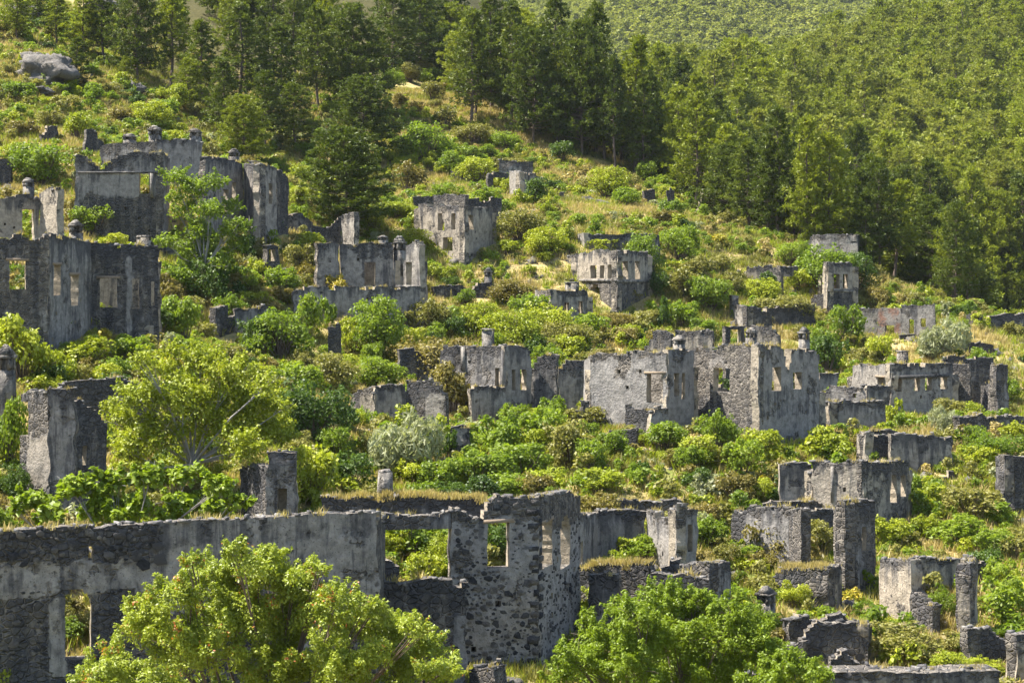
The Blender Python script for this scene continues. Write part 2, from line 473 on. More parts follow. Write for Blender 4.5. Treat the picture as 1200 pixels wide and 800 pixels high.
FB_u = [-200, 100, 150, 190, 300, 345, 430, 470, 520, 560, 640, 700, 760, 800, 900, 1000, 1130, 1200, 1500]
FB_v = [-150, -40, 40, 120, 182, 178, 110, 92, 96, 148, 172, 196, 216, 240, 283, 314, 362, 385, 430]
FB_Y = np.array([raycast(u, v)[1] for u, v in zip(FB_u, FB_v)])
def forest_Y(u): return np.interp(u, FB_u, FB_Y)
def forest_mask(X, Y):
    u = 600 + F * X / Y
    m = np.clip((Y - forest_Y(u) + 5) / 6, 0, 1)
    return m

build_ground()

# ------------------------------------------------------------------ ruins: wall builder
WALL_DEPTH = np.full((200, 300), 1e9)      # rows of wall seen from the camera, 4 px cells (keeps random shrubs from hiding walls)
PLAN_WALLS = []
LANDMARKS = []

def rebase(root, loc):
    """put a thing's Empty at its base; its parts stay where they were built"""
    root.location = loc
    for ch in root.children: ch.location = (-loc[0], -loc[1], -loc[2])

def rubble_lump(size, seed):
    r = np.random.default_rng(seed)
    p = box_pts((0, 0, 0), (0.5, 0, 0), (0, 0.5, 0), (0, 0, 0.5))
    p *= 1 + (r.random((8, 1)) - 0.5) * 0.5
    p += (r.random((8, 3)) - 0.5) * 0.42
    return p * np.array(size)

class Wall:
    def __init__(self, a, b, top, op=(), vb=None, style=(0.6, 0.3, 0.1), t=0.55, patches=(), rough=0.12, inner=(0.75, 0.15, 0.55), extra=1.0, topz=None, basez=None, hidden=False, seed=0, mat=None, tint=None, strips=()):
        self.strips = strips
        self.tint = tint
        self.mat = mat
        self.P0 = np.array([(a[0] - 600) / F * a[1], a[1]])
        self.P1 = np.array([(b[0] - 600) / F * b[1], b[1]])
        self.a, self.b, self.top, self.op, self.vb = a, b, top, op, vb
        self.style, self.t, self.patches, self.rough, self.inner, self.topz = style, t, patches, rough, inner, topz
        d = self.P1 - self.P0
        self.L = np.linalg.norm(d)
        self.d = d / self.L
        n = np.array([self.d[1], -self.d[0]])
        if n @ (-(self.P0 + self.P1)) < 0: n = -n
        self.n = n
        self.seed = seed
        self.hidden = hidden
        zz = terrain(np.linspace(self.P0[0], self.P1[0], 6), np.linspace(self.P0[1], self.P1[1], 6))
        self.base = basez if basez is not None else zz.min() - extra

    def sz(self, u, v):
        k = (u - 600) / F
        A = np.array([[self.d[0], -k], [self.d[1], -1.0]])
        s, Y = np.linalg.solve(A, -self.P0)
        return s, (VH - v) / F * Y

    def pt(self, s, z, off=0.0):
        p = self.P0 + self.d * s + self.n * off
        return np.array([p[0], p[1], z])

    def height(self, s):
        if self.topz is not None:
            h = np.interp(s, [0, self.L], self.topz)
        else:
            pts = sorted(self.sz(u, v) for u, v in self.top)
            h = np.interp(s, [p[0] for p in pts], [p[1] for p in pts])
        sd = self.seed * 3.7
        if self.rough == 0.12 and not self.hidden:
            h0 = h
            dn_ = 1.6 * np.maximum(0, vnoise(s * 0.55, sd, 3.3) - 0.35) + 0.5 * np.maximum(0, vnoise(s * 1.7, sd, 8.3) - 0.3)
            h = h - np.floor(dn_ / 0.22 + 0.5 * vnoise(s * 3.1, sd, 2.7)).clip(0) * 0.22
            for o in getattr(self, 'ops', ()):
                near = (s > o[0] - 0.45) & (s < o[1] + 0.45)
                h = np.where(near, np.minimum(h0, np.maximum(h, o[3] + 0.5)), h)
        return h + self.rough * (vnoise(s * 0.9, sd, 0.5) + 0.7 * vnoise(s * 2.6, sd, 7.5) + 0.5 * vnoise(s * 6.1, sd, 1.5))

    def build(self, parent, name="wall"):
        Ym = (self.P0[1] + self.P1[1]) / 2
        cell = 0.17 if Ym < 100 else (0.22 if Ym < 135 else 0.28)
        if self.hidden: cell = max(cell, 0.3)
        ops = []
        for o in self.op:
            s0, z0 = self.sz(o[0], o[1]); s1, z1 = self.sz(o[2], o[3])
            sm = self.sz((o[0] + o[2]) / 2, o[1])
            zt, zb = sm[1], self.sz((o[0] + o[2]) / 2, o[3])[1]
            ops.append((min(s0, s1), max(s0, s1), zb, zt, o[4] if len(o) > 4 else ''))
        self.ops = ops
        if not self.hidden and self.L > 3.2 and Ym < 155 and self.style[0] > 0.45:      # putlog holes left by the scaffolding beams
            rh = np.random.default_rng(self.seed)
            for q in range(int(self.L * 0.9)):
                hs, hz_ = rh.uniform(0.5, self.L - 0.5), self.base + 1.2 + rh.random() * 4.5
                w_ = rh.uniform(0.08, 0.13)
                if hz_ < float(self.height(np.array([hs]))[0]) - 0.7 and not any(o[0] - 0.4 < hs < o[1] + 0.4 and o[2] - 0.4 < hz_ < o[3] + 0.4 for o in ops):
                    ops.append((hs - w_, hs + w_, hz_ - w_, hz_ + w_, 'hole'))
        ss = np.linspace(0, self.L, max(3, int(self.L / 0.1)))
        zmax = self.height(ss).max() + 0.25
        def lines(lo, hi, brk):
            br = sorted({lo, hi} | {x for x in brk if lo + 0.06 < x < hi - 0.06})
            out = [br[0]]
            for p, q in zip(br[:-1], br[1:]):
                k = max(1, int(round((q - p) / cell)))
                out += list(np.linspace(p, q, k + 1)[1:])
            return np.array(out)
        sl_ = lines(0.02, self.L - 0.02, [x for o in ops for x in o[:2]])
        zl = lines(self.base, zmax, [x for o in ops for x in o[2:4]])
        ns, nz = len(sl_), len(zl)
        S, Z = np.meshgrid(sl_, zl, indexing='ij')
        sc, zc = (sl_[1:] + sl_[:-1]) / 2, (zl[1:] + zl[:-1]) / 2
        SC, ZC = np.meshgrid(sc, zc, indexing='ij')
        H = self.height(sl_)
        keep = ZC < self.height(sc)[:, None]
        edge = np.zeros((ns, nz), bool)
        pits = np.zeros_like(keep)
        for (s0, s1, z0, z1, kind) in ops:
            ins = (SC > s0) & (SC < s1) & (ZC > z0) & (ZC < z1)
            if kind == 'arch':
                r = (s1 - s0) / 2
                ins &= ~((ZC > z1 - r) & (((SC - (s0 + r)) / r) ** 2 + ((ZC - (z1 - r)) / r) ** 2 > 1))
            if kind == 'hole':
                pits |= ins
                continue
            keep &= ~ins
            edge |= (S >= s0 - 0.01) & (S <= s1 + 0.01) & (Z >= z0 - 0.01) & (Z <= z1 + 0.01)
        dz = np.diff(zl).mean()
        snap = np.abs(Z - H[:, None]) < dz * 0.55
        Zs = np.where(snap, H[:, None], Z)
        sd = self.seed * 5.1
        js = 0.03 * vnoise(S * 4, Z * 4, sd) * (~edge) + edge * 0.035 * vnoise(S * 3, Z * 5, sd + 3)
        js[0] = js[-1] = 0
        jr = np.zeros_like(S)
        jr[0] = 0.13 * vnoise(zl * 1.6, sd, 2.2) - 0.03; jr[-1] = -0.13 * vnoise(zl * 1.6, sd, 9.2) + 0.03
        off = 0.045 * vnoise(S * 0.8, Zs * 0.8, sd) + 0.03 * vnoise(S * 2.7, Zs * 2.7, sd + 1) 
        Sx = S + js + jr
        fx = self.P0[0] + self.d[0] * Sx + self.n[0] * off
        fy = self.P0[1] + self.d[1] * Sx + self.n[1] * off
        off2 = -self.t + 0.05 * vnoise(S * 0.8, Zs * 0.8, sd + 30)
        bx = self.P0[0] + self.d[0] * Sx + self.n[0] * off2
        by = self.P0[1] + self.d[1] * Sx + self.n[1] * off2
        N = ns * nz
        front = np.stack([fx, fy, Zs], -1).reshape(N, 3)
        back = np.stack([bx, by, Zs], -1).reshape(N, 3)
        p, dk, w = self.style
        if not self.hidden and p > 0.4: p = p + 0.3 * (float(hash3(np.array(int(self.seed)), np.array(15), np.array(3))) - 0.6)
        below = H[:, None] - Zs
        tn = self.tint if self.tint is not None else float(hash3(np.array(int(self.seed) // 10), np.array(5), np.array(8)))
        A = np.zeros((ns, nz, 4)); A[..., 3] = tn
        A[..., 0] = p + 0.12 * vnoise(S * 0.4, Zs * 0.4, sd + 11) - 0.4 * np.clip(1 - below / 0.7, 0, 1)
        A[..., 1] = dk + 0.4 * np.clip(1 - below / 1.3, 0, 1) + 0.1 * vnoise(S * 0.5, 0.3 * Zs, sd + 5)
        A[..., 2] = w
        for (u0, v0, u1, v1, st) in self.patches:
            a0, zz1 = self.sz(u0, v0); a1, zz0 = self.sz(u1, v1)
            wob = 0.18 * vnoise(S * 1.5, Zs * 1.5, sd + 21)
            m = (S + wob > min(a0, a1)) & (S + wob < max(a0, a1)) & (Zs + wob > min(zz0, zz1)) & (Zs + wob < max(zz0, zz1))
            A[m, :3] = st
        B = np.zeros((ns, nz, 4)); B[..., 3] = tn
        B[..., 0] = self.inner[0] - 0.4 * np.clip(1 - below / 0.6, 0, 1); B[..., 1] = self.inner[1] + 0.3 * np.clip(1 - below / 0.8, 0, 1); B[..., 2] = self.inner[2]
        idx = np.arange(N).reshape(ns, nz)
        q = []
        for kp, o_, ordr in ((keep & ~pits, 0, (0, 1, 2, 3)), (keep, N, (0, 3, 2, 1))):
            ci, cj = np.nonzero(kp)
            cor = (idx[ci, cj], idx[ci + 1, cj], idx[ci + 1, cj + 1], idx[ci, cj + 1])
            q.append(o_ + np.stack([cor[t_] for t_ in ordr], -1))
        keep = keep & ~pits
        K = np.zeros((ns + 1, nz + 1), bool); K[1:-1, 1:-1] = keep
        ext_v, ext_q, ext_a = [], [], []
        base_n = 2 * N
        def side(i0, j0, i1, j1, attr):
            nonlocal base_n
            f0, f1 = idx[i0, j0], idx[i1, j1]
            m = len(f0)
            if not m: return
            ext_v.append(np.stack([front[f0], front[f1], back[f1], back[f0]], 1).reshape(-1, 3))
            ext_q.append(base_n + np.arange(4 * m).reshape(m, 4))
            ext_a.append(np.tile(np.array(attr, float), (4 * m, 1)))
            base_n += 4 * m
        rev, topa = (0.72, 0.02, 0.75, 1), (0.15, 0.22, 0.15, 1)
        # vertical edges: between cell (i-1,j) and (i,j)
        for i in range(ns):
            dif = K[i, 1:-1] != K[i + 1, 1:-1]
            j = np.nonzero(dif)[0]
            side(np.full_like(j, i), j, np.full_like(j, i), j + 1, rev if 0 < i < ns - 1 else (p * 0.7, dk * 0.8, w + 0.15, 1))
        for j in range(nz):
            dif = K[1:-1, j] != K[1:-1, j + 1]
            i = np.nonzero(dif)[0]
            side(i, np.full_like(i, j), i + 1, np.full_like(i, j), topa)
        V = np.concatenate([front, back] + ext_v)
        Q = np.concatenate(q + ext_q)
        AT = np.concatenate([A.reshape(-1, 4), B.reshape(-1, 4)] + ext_a)
        used = np.unique(Q)
        remap = np.zeros(len(V), int); remap[used] = np.arange(len(used))
        me = mesh_np(name, V[used], remap[Q], None, [self.mat or M_wall], None, {"wl": ('FLOAT_COLOR', AT[used])})
        o = link(name, me, parent)
        PLAN_WALLS.append((self.P0, self.P1))
        # screen occupancy for shrub placement
        if self.vb is not None and not self.hidden:
            for u in np.arange(max(0, min(self.a[0], self.b[0])), min(1200, max(self.a[0], self.b[0])), 4):
                s, _ = self.sz(u, 0)
                s = min(max(s, 0), self.L)
                pz = self.P0 + self.d * s
                vt = VH - F * float(self.height(np.array([s]))[0]) / pz[1]
                c = int(u // 4)
                r0, r1 = int(max(0, vt // 4)), int(min(200, self.vb // 4))
                WALL_DEPTH[r0:r1, c] = np.minimum(WALL_DEPTH[r0:r1, c], pz[1])
        return o

    def caps(self, mb, rs):
        Ym = self.P0[1]
        step = 0.26 if Ym < 100 else 0.36
        s = rs.random() * step
        H0 = None
        while s < self.L:
            h = float(self.height(np.array([s]))[0])
            blocked = any(o[0] - 0.05 < s < o[1] + 0.05 and o[3] > h - 0.3 for o in self.ops)
            if not blocked:
                for k in range(2 if Ym < 135 else 1):
                    if rs.random() < 0.5:
                        w = rs.uniform(0.09, 0.24) * rs.choice([0.8, 1.0, 1.7])
                        sz = (w, rs.uniform(0.18, 0.4), rs.uniform(0.06, 0.16))
                        p = rubble_lump(sz, int(rs.integers(1e9)))
                        c, sn = math.cos(rs.uniform(0, 6.3)), math.sin(rs.uniform(0, 6.3))
                        ang = math.atan2(self.d[1], self.d[0]) + rs.uniform(-0.5, 0.5)
                        ca, sa = math.cos(ang), math.sin(ang)
                        p = np.stack([p[:, 0] * ca - p[:, 1] * sa, p[:, 0] * sa + p[:, 1] * ca, p[:, 2]], -1)
                        p += self.pt(s, h + rs.uniform(-0.09, 0.04), -self.t * rs.uniform(0.12, 0.9))
                        mb.add(p, BOXQ, (), (rs.random(), 0, 0, 1))
            s += step * rs.uniform(0.5, 1.4)

def lintel(parent, wall, o, mat, thick=0.16, over=0.2, proud=0.05, depth=0.35):
    s0, s1, z0, z1 = o[:4]
    mb = MB()
    c = wall.pt((s0 + s1) / 2, z1 + thick / 2 - 0.02, proud - depth / 2)
    ex = np.array([*(wall.d * ((s1 - s0) / 2 + over)), 0]); ey = np.array([*(wall.n * depth / 2), 0]); ez = np.array([0, 0, thick / 2])
    p = box_pts(c, ex, ey, ez)
    p += (np.random.default_rng(int(abs(s0 * 977))).random((8, 3)) - 0.5) * 0.05
    mb.add(p, BOXQ, (), (0.6, 0.3, 0.2, 1))
    return link("lintel", mb.mesh("lintel", [mat], "wl"), parent)

def chimney(parent, u0, v0, u1, v1, Y, ang, style='cap', sink=1.2, pale=0.4):
    """square stack, its smoke holes and its cap"""
    um = (u0 + u1) / 2
    wv = (u1 - u0) / F * Y
    x, _, zb = world_pt(um, v1, Y)
    zt = world_pt(um, v0, Y)[2]
    hw = wv / 2 / (abs(math.cos(ang)) + abs(math.sin(ang))) / 1.04
    d = np.array([math.cos(ang), math.sin(ang), 0]); n = np.array([-math.sin(ang), math.cos(ang), 0])
    c0 = np.array([x, Y + hw, 0])
    H = zt - zb
    r = np.random.default_rng(int(u0 * 13 + v0))
    W = (pale + 0.15, 0.68 - pale * 0.5, 0.12, 0.5)
    mb, cp = MB(), MB()
    def bx(m, zlo, zhi, k, off=(0, 0), ks=1.0, taper=1.0):
        p = box_pts(c0 + d * off[0] + n * off[1] + np.array([0, 0, (zlo + zhi) / 2]), d * hw * k * ks, n * hw * k * ks, np.array([0, 0, (zhi - zlo) / 2]), taper)
        p += (r.random((8, 3)) - 0.5) * 0.11 * min(1, hw * 2)
        m.add(p, BOXQ, (), W)
    if style == 'plain':
        bx(mb, zb - sink, zt - 0.12, 1.0, taper=0.92); bx(cp, zt - 0.12, zt, 1.04)
    elif style == 'taper':
        bx(mb, zb - sink * 0.2, zt - 0.1, 1.0, taper=0.78); bx(cp, zt - 0.1, zt, 0.8, taper=0.8)
    else:
        z1 = zb + H * 0.42; z2 = zb + H * 0.68
        bx(mb, zb - sink, z1, 1.0, taper=0.96)
        for i in (-1, 1):
            for j in (-1, 1):
                bx(mb, z1 + 0.002, z2, 0.27, (i * hw * 0.7, j * hw * 0.7))
        bx(mb, z1 + 0.004, z2 - 0.002, 0.42)
        bx(cp, z2 + 0.002, z2 + H * 0.08, 1.14)
        if style == 'cap':
            bx(cp, z2 + H * 0.08 + 0.002, zt, 1.06, taper=0.25)
        else:
            bx(cp, z2 + H * 0.08 + 0.002, zb + H * 0.88, 0.95, taper=0.85); bx(cp, zb + H * 0.88 + 0.002, zt, 0.78, taper=0.4)
    o = link("chimney", mb.mesh("chimney", [M_wall], "wl"), parent)
    link("chimney_cap", cp.mesh("chimney_cap", [M_wall], "wl"), o)
    return o

RUIN_N = 0
def ruin(label, short, walls, chims=(), name="ruined_house", cat="ruin", lint='stone', box=None, nocap=False, group="ruined stone houses on the hillside"):
    global RUIN_N
    RUIN_N += 1
    W = [Wall(seed=RUIN_N * 10 + i, **w) for i, w in enumerate(walls)]
    c = np.mean([(w.P0 + w.P1) / 2 for w in W], 0)
    root = link(name, None, None, None)
    root.empty_display_size = 0.5
    tag(root, label, cat, group, 'thing')
    root.location = (0, 0, 0)
    for w in W: w.build(root)
    if box:   # close the plan behind the two walls that meet at a corner
        i, j, drop = box
        A0, A1, B1 = W[i].P0, W[i].P1, W[j].P1
        D = A0 + B1 - A1
        za, zb = W[i].height(np.array([0.0]))[0] - drop, W[j].height(np.array([W[j].L]))[0] - drop
        for q, (p0, p1, z0, z1) in enumerate(((A0, D, za, min(za, zb) - 0.3), (D, B1, min(za, zb) - 0.3, zb))):
            w = Wall(seed=RUIN_N * 10 + 7 + q, a=(600 + F * p0[0] / p0[1], p0[1]), b=(600 + F * p1[0] / p1[1], p1[1]), top=None, topz=(z0, z1), style=(0.8, 0.1, 0.5), rough=0.25, hidden=True, inner=(0.6, 0.3, 0.1))
            w.build(root); W.append(w)
    for w in W:
        for (u0, v0, u1, v1, mt) in w.strips:
            (s0, z1), (s1, z0) = w.sz(u0, v0), w.sz(u1, v1)
            mb = MB(); rr_ = np.random.default_rng(int(u0))
            p = box_pts(w.pt((s0 + s1) / 2, (z0 + z1) / 2, 0.03), np.array([*(w.d * (s1 - s0) / 2), 0]), np.array([*(w.n * 0.09), 0]), np.array([0, 0, (z1 - z0) / 2]))
            mb.add(p + (rr_.random((8, 3)) - 0.5) * 0.03, BOXQ, (), (0.8, 0.5 if mt != 'dark' else 0.8, 0.1, 0.3))
            link("ledge" if abs(s1 - s0) > abs(z1 - z0) else "pilaster", mb.mesh("ledge", [M_wood if mt == 'wood' else M_wall], "wl"), root)
        for o in w.ops:
            if o[4] in ('', 'wood', 'arch'):
                if o[4] != 'arch': lintel(root, w, o, M_wood if (lint == 'wood' or o[4] == 'wood') else M_wall)
    if not nocap:
        mb = MB(); rs = np.random.default_rng(RUIN_N)
        for w in W: w.caps(mb, rs)
        if mb.n:
            link("rubble_coping", mb.mesh("rubble_coping", [M_cap], "wl"), root, kind='stuff')
    ang = math.atan2(W[0].d[1], W[0].d[0])
    for ch in chims: chimney(root, *ch[:5], ang if len(ch) < 7 else ch[6], ch[5] if len(ch) > 5 else 'cap')
    us = [x for w in walls for x in (w['a'][0], w['b'][0])]
    vs = [v for w in walls for _, v in w['top']] + [w['vb'] for w in walls if w.get('vb')]
    LANDMARKS.append((min(us), min(vs), max(us), max(vs), short))
    rebase(root, (c[0], c[1], min(w.base for w in W) + 1.0))


    ALL_WALLS.extend(w for w in W if not w.hidden)
    if label.startswith("long dark front wall"): FRONT_WALLS.extend(W)
    if label.startswith(('thick low dry stone wall', 'low spreading foundation')): GRASS_TOPS.append(W[0])
    return root, W
FRONT_WALLS, GRASS_TOPS, ALL_WALLS = [], [], []
# ------------------------------------------------------------------ the ruins, surveyed by direction and distance
DK, GR, PA = (0.45, 0.55, 0.05), (0.62, 0.32, 0.08), (0.85, 0.12, 0.12)
TAN = (0.95, 0.02, 0.8)
RB = (0.12, 0.30, 0.05)

# tall house at the far left
ruin("tall two-storey grey ruin with five window openings, largest house on the left slope", "tall two-storey ruin",
     [dict(a=(-30, 112), b=(57, 113.5), top=[(-30, 285), (0, 280), (12, 281), (20, 274), (57, 273)], op=[(11, 305, 30, 339, 'wood')], vb=412, style=(0.56, 0.48, 0.05), t=0.5, tint=0.26),
      dict(a=(57, 113.5), b=(107, 120.5), top=[(57, 273), (70, 276), (107, 284)], op=[(63, 310, 71, 346, 'wood'), (83, 322, 92, 358, 'wood')], vb=412, style=(0.64, 0.46, 0.05), tint=0.26),
      dict(a=(107, 120.5), b=(186, 121.5), top=[(107, 285), (140, 286), (165, 288), (186, 290)], op=[(117, 326, 137, 360, 'wood'), (155, 326, 163, 362, 'none'), (177, 330, 181, 358, 'none')], vb=410,
           style=(0.5, 0.58, 0.05), tint=0.26, patches=[(164, 380, 178, 396, TAN), (148, 300, 156, 400, (0.8, 0.2, 0.05)), (165, 300, 172, 400, (0.3, 0.6, 0.05))]),
      dict(a=(110, 125), b=(188, 125.6), top=[(110, 312), (188, 306)], op=[], style=(0.6, 0.3, 0.55), hidden=True)],
     chims=[(77, 257, 97, 283, 124, 'cap'), (157, 276, 177, 290, 126, 'plain')], box=None, lint='wood')
ruin("short ruin wall with pilasters and a stub chimney uphill of the tall two-storey ruin", "pilastered ruin wall",
     [dict(a=(-15, 134), b=(46, 136), top=[(-15, 232), (5, 232), (20, 227), (46, 226)], op=[(26, 245, 40, 285, 'none')], vb=275, style=(0.75, 0.35, 0.1)),
      dict(a=(46, 136), b=(67, 134.5), top=[(46, 226), (55, 220), (67, 221)], op=[], vb=275, style=PA)],
     chims=[(24, 208, 40, 226, 137, 'round')])
ruin("broad roofless house with blind niche and flaking pale plaster panel beside a pale fig tree", "house with blind niche",
     [dict(a=(88, 150), b=(191, 150), top=[(88, 182), (108, 181), (112, 186), (145, 182), (160, 178), (186, 180), (191, 178)], op=[(163, 203, 175, 227, 'none')], vb=292,
           style=(0.6, 0.5, 0.05), patches=[(115, 203, 165, 230, (0.9, 0.15, 0.1)), (95, 232, 192, 300, (0.2, 0.6, 0.05))], strips=[(92, 201, 189, 203, 'dark'), (176, 203, 180, 232, '')]),
      dict(a=(191, 150), b=(199, 158), top=[(191, 178), (199, 186)], op=[], vb=290, style=GR)], box=None)
ruin("grey parapet with three domed chimneys in front of the dark pine shade", "parapet with three chimneys",
     [dict(a=(118, 166), b=(183, 165), top=[(118, 172), (130, 168), (183, 166)], op=[], vb=186, style=(0.6, 0.4, 0.05), extra=3),
      dict(a=(183, 165), b=(237, 166), top=[(183, 164), (228, 164), (229, 167), (237, 167)], op=[], vb=186, style=(0.8, 0.2, 0.05), extra=3)],
     chims=[(143, 156, 158, 169, 167, 'round'), (173, 147, 188, 166, 167, 'round'), (221, 150, 235, 166, 167, 'round')])
ruin("long stepped ruin with white chimney cap and narrow window beneath the dark pine wood", "ruin with white chimney cap",
     [dict(a=(240, 154), b=(285, 160), top=[(240, 183), (252, 183), (270, 188), (285, 193)], op=[(262, 222, 268, 248, 'none'), (272, 214, 277, 235, 'none')], vb=265, style=(0.6, 0.42, 0.05)),
      dict(a=(285, 160), b=(304, 157), top=[(285, 192), (304, 193)], op=[], vb=265, style=(0.5, 0.5, 0.05)),
      dict(a=(304, 157), b=(324, 160.5), top=[(304, 193), (324, 196)], op=[(315, 215, 319, 239, 'none')], vb=265, style=(0.8, 0.22, 0.1)),
      dict(a=(324, 161), b=(338, 163), top=[(324, 199), (330, 199), (338, 209)], op=[], vb=228, style=DK)],
     chims=[(267, 174, 280, 190, 161, 'round'), (290, 188, 304, 200, 160, 'plain')])
ruin("low dark stub wall half buried in shrubs above the spreading fig", "low dark stub wall",
     [dict(a=(253, 139), b=(275, 141), top=[(253, 361), (262, 358), (275, 362)], op=[], vb=404, style=(0.35, 0.6, 0.05)),
      dict(a=(275, 141), b=(318, 142), top=[(275, 362), (300, 361), (313, 358), (318, 368)], op=[], vb=380, style=GR)], name="ruined_wall")
ruin("narrow dark doorway stub standing alone in scrub uphill of the low dark stub wall", "lone doorway stub",
     [dict(a=(312, 151), b=(327, 152), top=[(312, 288), (320, 287), (327, 289)], op=[(315, 292, 323, 306, 'none')], vb=305, style=(0.3, 0.6, 0.05))], name="ruined_wall")
ruin("plain grey wall behind the trunk of the big lone pine", "wall behind the lone pine",
     [dict(a=(337, 165), b=(367, 167), top=[(337, 252), (352, 251), (367, 262)], op=[], vb=288, style=GR),
      dict(a=(367, 167), b=(400, 167.5), top=[(367, 264), (385, 268), (400, 254)], op=[], vb=288, style=DK),
      dict(a=(400, 167.5), b=(415, 166), top=[(400, 252), (415, 248)], op=[], vb=288, style=(0.6, 0.3, 0.05))], name="ruined_wall")
ruin("wide ruin with split upper wall, niches, domed chimney and lower retaining wall", "split-walled ruin",
     [dict(a=(372, 152), b=(397, 153), top=[(372, 290), (376, 286), (392, 285), (397, 288)], op=[], vb=345, style=(0.7, 0.3, 0.08)),
      dict(a=(399, 153.2), b=(461, 154), top=[(399, 287), (412, 286), (415, 290), (418, 286), (458, 284), (461, 292)], op=[(427, 307, 440, 334, 'none')], vb=345,
           style=(0.66, 0.34, 0.08), patches=[(402, 306, 425, 340, (0.85, 0.15, 0.15)), (418, 286, 461, 304, (0.4, 0.55, 0.05))], t=0.6),
      dict(a=(461, 154), b=(492, 151), top=[(461, 305), (475, 305), (476, 287), (488, 284), (492, 290)], op=[(463, 307, 473, 336, 'none'), (476, 307, 483, 336, 'none')], strips=[(459, 334, 490, 337, '')], vb=378, style=(0.72, 0.3, 0.1)),
      dict(a=(344, 147), b=(440, 149), top=[(344, 336), (380, 335), (428, 336), (440, 340)], op=[], vb=372, style=(0.75, 0.3, 0.1), extra=1.5),
      dict(a=(440, 149), b=(492, 150.5), top=[(440, 336), (492, 334)], op=[], vb=385, style=(0.7, 0.3, 0.08), extra=1.5),
      dict(a=(399, 155.6), b=(461, 156.2), top=[(399, 300), (461, 300)], op=[], style=(0.9, 0.1, 0.3), hidden=True),
      dict(a=(446, 160), b=(500, 160), top=[(446, 288), (480, 288), (496, 300), (500, 312)], op=[], vb=310, style=GR, extra=2)],
     chims=[(460, 276, 476, 306, 154.2, 'round'), (442, 276, 455, 285, 157, 'round')])
ruin("square block of a house with lit left face, tan niche and stepped back wall", "square block house",
     [dict(a=(491, 176), b=(544, 171), top=[(491, 239), (520, 240), (544, 242)], op=[(513, 250, 521, 270, 'none'), (529, 250, 534, 269, 'none'), (519, 278, 530, 294, 'none')], vb=300, style=(0.6, 0.25, 0.05)),
      dict(a=(544, 171), b=(577, 176), top=[(544, 242), (577, 243)], op=[(549, 252, 555, 269, 'none')], vb=303, style=(0.8, 0.28, 0.1)),
      dict(a=(484, 182), b=(508, 182), top=[(484, 231), (500, 229), (508, 231)], op=[], vb=255, style=DK, extra=2),
      dict(a=(508, 180), b=(545, 178), top=[(508, 229), (530, 227), (545, 229)], op=[], vb=245, style=GR, extra=2),
      dict(a=(545, 182), b=(588, 183), top=[(545, 233), (575, 232), (588, 234)], op=[], vb=245, style=DK, extra=2)], box=(0, 1, 0.5))
ruin("small white-faced ruin with flat back wall at the edge of the pine wood", "white-faced small ruin",
     [dict(a=(585, 212), b=(624, 212), top=[(585, 188), (624, 190)], op=[], vb=203, style=(0.75, 0.3, 0.05), extra=3),
      dict(a=(597, 206), b=(609, 203), top=[(597, 201), (609, 201)], op=[], vb=228, style=(0.95, 0.0, 0.1)),
      dict(a=(610, 203), b=(628, 206), top=[(610, 203), (628, 204)], op=[], vb=228, style=(0.85, 0.15, 0.15)),
      dict(a=(572, 208), b=(597, 209), top=[(572, 205), (580, 202), (597, 204)], op=[(578, 208, 592, 220, 'none')], vb=222, style=(0.5, 0.4, 0.05)),
      dict(a=(628, 207), b=(637, 208), top=[(628, 204), (637, 206)], op=[], vb=215, style=PA)])
ruin("low grey terrace wall with a slim pointed chimney at its end", "low wall with slim chimney",
     [dict(a=(509, 164), b=(542, 165), top=[(509, 336), (530, 335), (542, 334)], op=[], vb=362, style=(0.6, 0.42, 0.05)),
      dict(a=(542, 165), b=(574, 166), top=[(542, 336), (552, 342), (562, 332), (574, 331)], op=[], vb=362, style=(0.5, 0.5, 0.05))],
     chims=[(567, 313, 577, 332, 166.4, 'cap')], name="ruined_wall")
ruin("dark dry stone terrace wall uphill of the small cottage with two slit windows", "dark terrace wall",
     [dict(a=(580, 171), b=(637, 172), top=[(580, 326), (592, 319), (620, 318), (634, 317), (637, 322)], op=[], vb=332, style=(0.15, 0.7, 0.02))], name="ruined_wall")
ruin("small cottage with two slit windows and a wide flat chimney", "small cottage with slit windows",
     [dict(a=(627, 163), b=(645, 159), top=[(627, 341), (645, 340)], op=[], vb=372, style=PA),
      dict(a=(645, 159), b=(688, 160.5), top=[(645, 340), (688, 340)], op=[(661, 354, 667, 371, 'none'), (678, 353, 683, 369, 'none')], vb=377, style=(0.8, 0.32, 0.1))],
     chims=[(661, 330, 679, 341, 161.5, 'plain')], box=(0, 1, 0.5))
ruin("square tower-like ruin with rubble lower storey, rows of windows and flat top", "square tower ruin",
     [dict(a=(675, 170.5), b=(723, 165), top=[(675, 298), (690, 296), (692, 293), (723, 294)], op=[(692, 311, 699, 326, 'none'), (703, 311, 708, 326, 'none'), (712, 310, 719, 326, 'none'), (692, 333, 703, 352, 'arch')], vb=367,
           style=(0.7, 0.18, 0.15), patches=[(670, 328, 730, 380, RB)], strips=[(675, 327, 723, 330, '')]),
      dict(a=(723, 165), b=(759, 170), top=[(723, 293), (759, 295)], op=[(728, 306, 736, 327, 'none'), (744, 306, 750, 327, 'none')], vb=367, style=(0.85, 0.25, 0.1), patches=[(720, 329, 765, 380, (0.4, 0.3, 0.05))], strips=[(723, 328, 759, 331, '')]),
      dict(a=(663, 173), b=(676, 172), top=[(663, 300), (672, 298), (676, 300)], op=[], vb=316, style=(0.7, 0.3, 0.05)),
      dict(a=(759, 173), b=(767, 174), top=[(759, 308), (767, 309)], op=[], vb=345, style=DK)], box=(0, 1, 0.4))
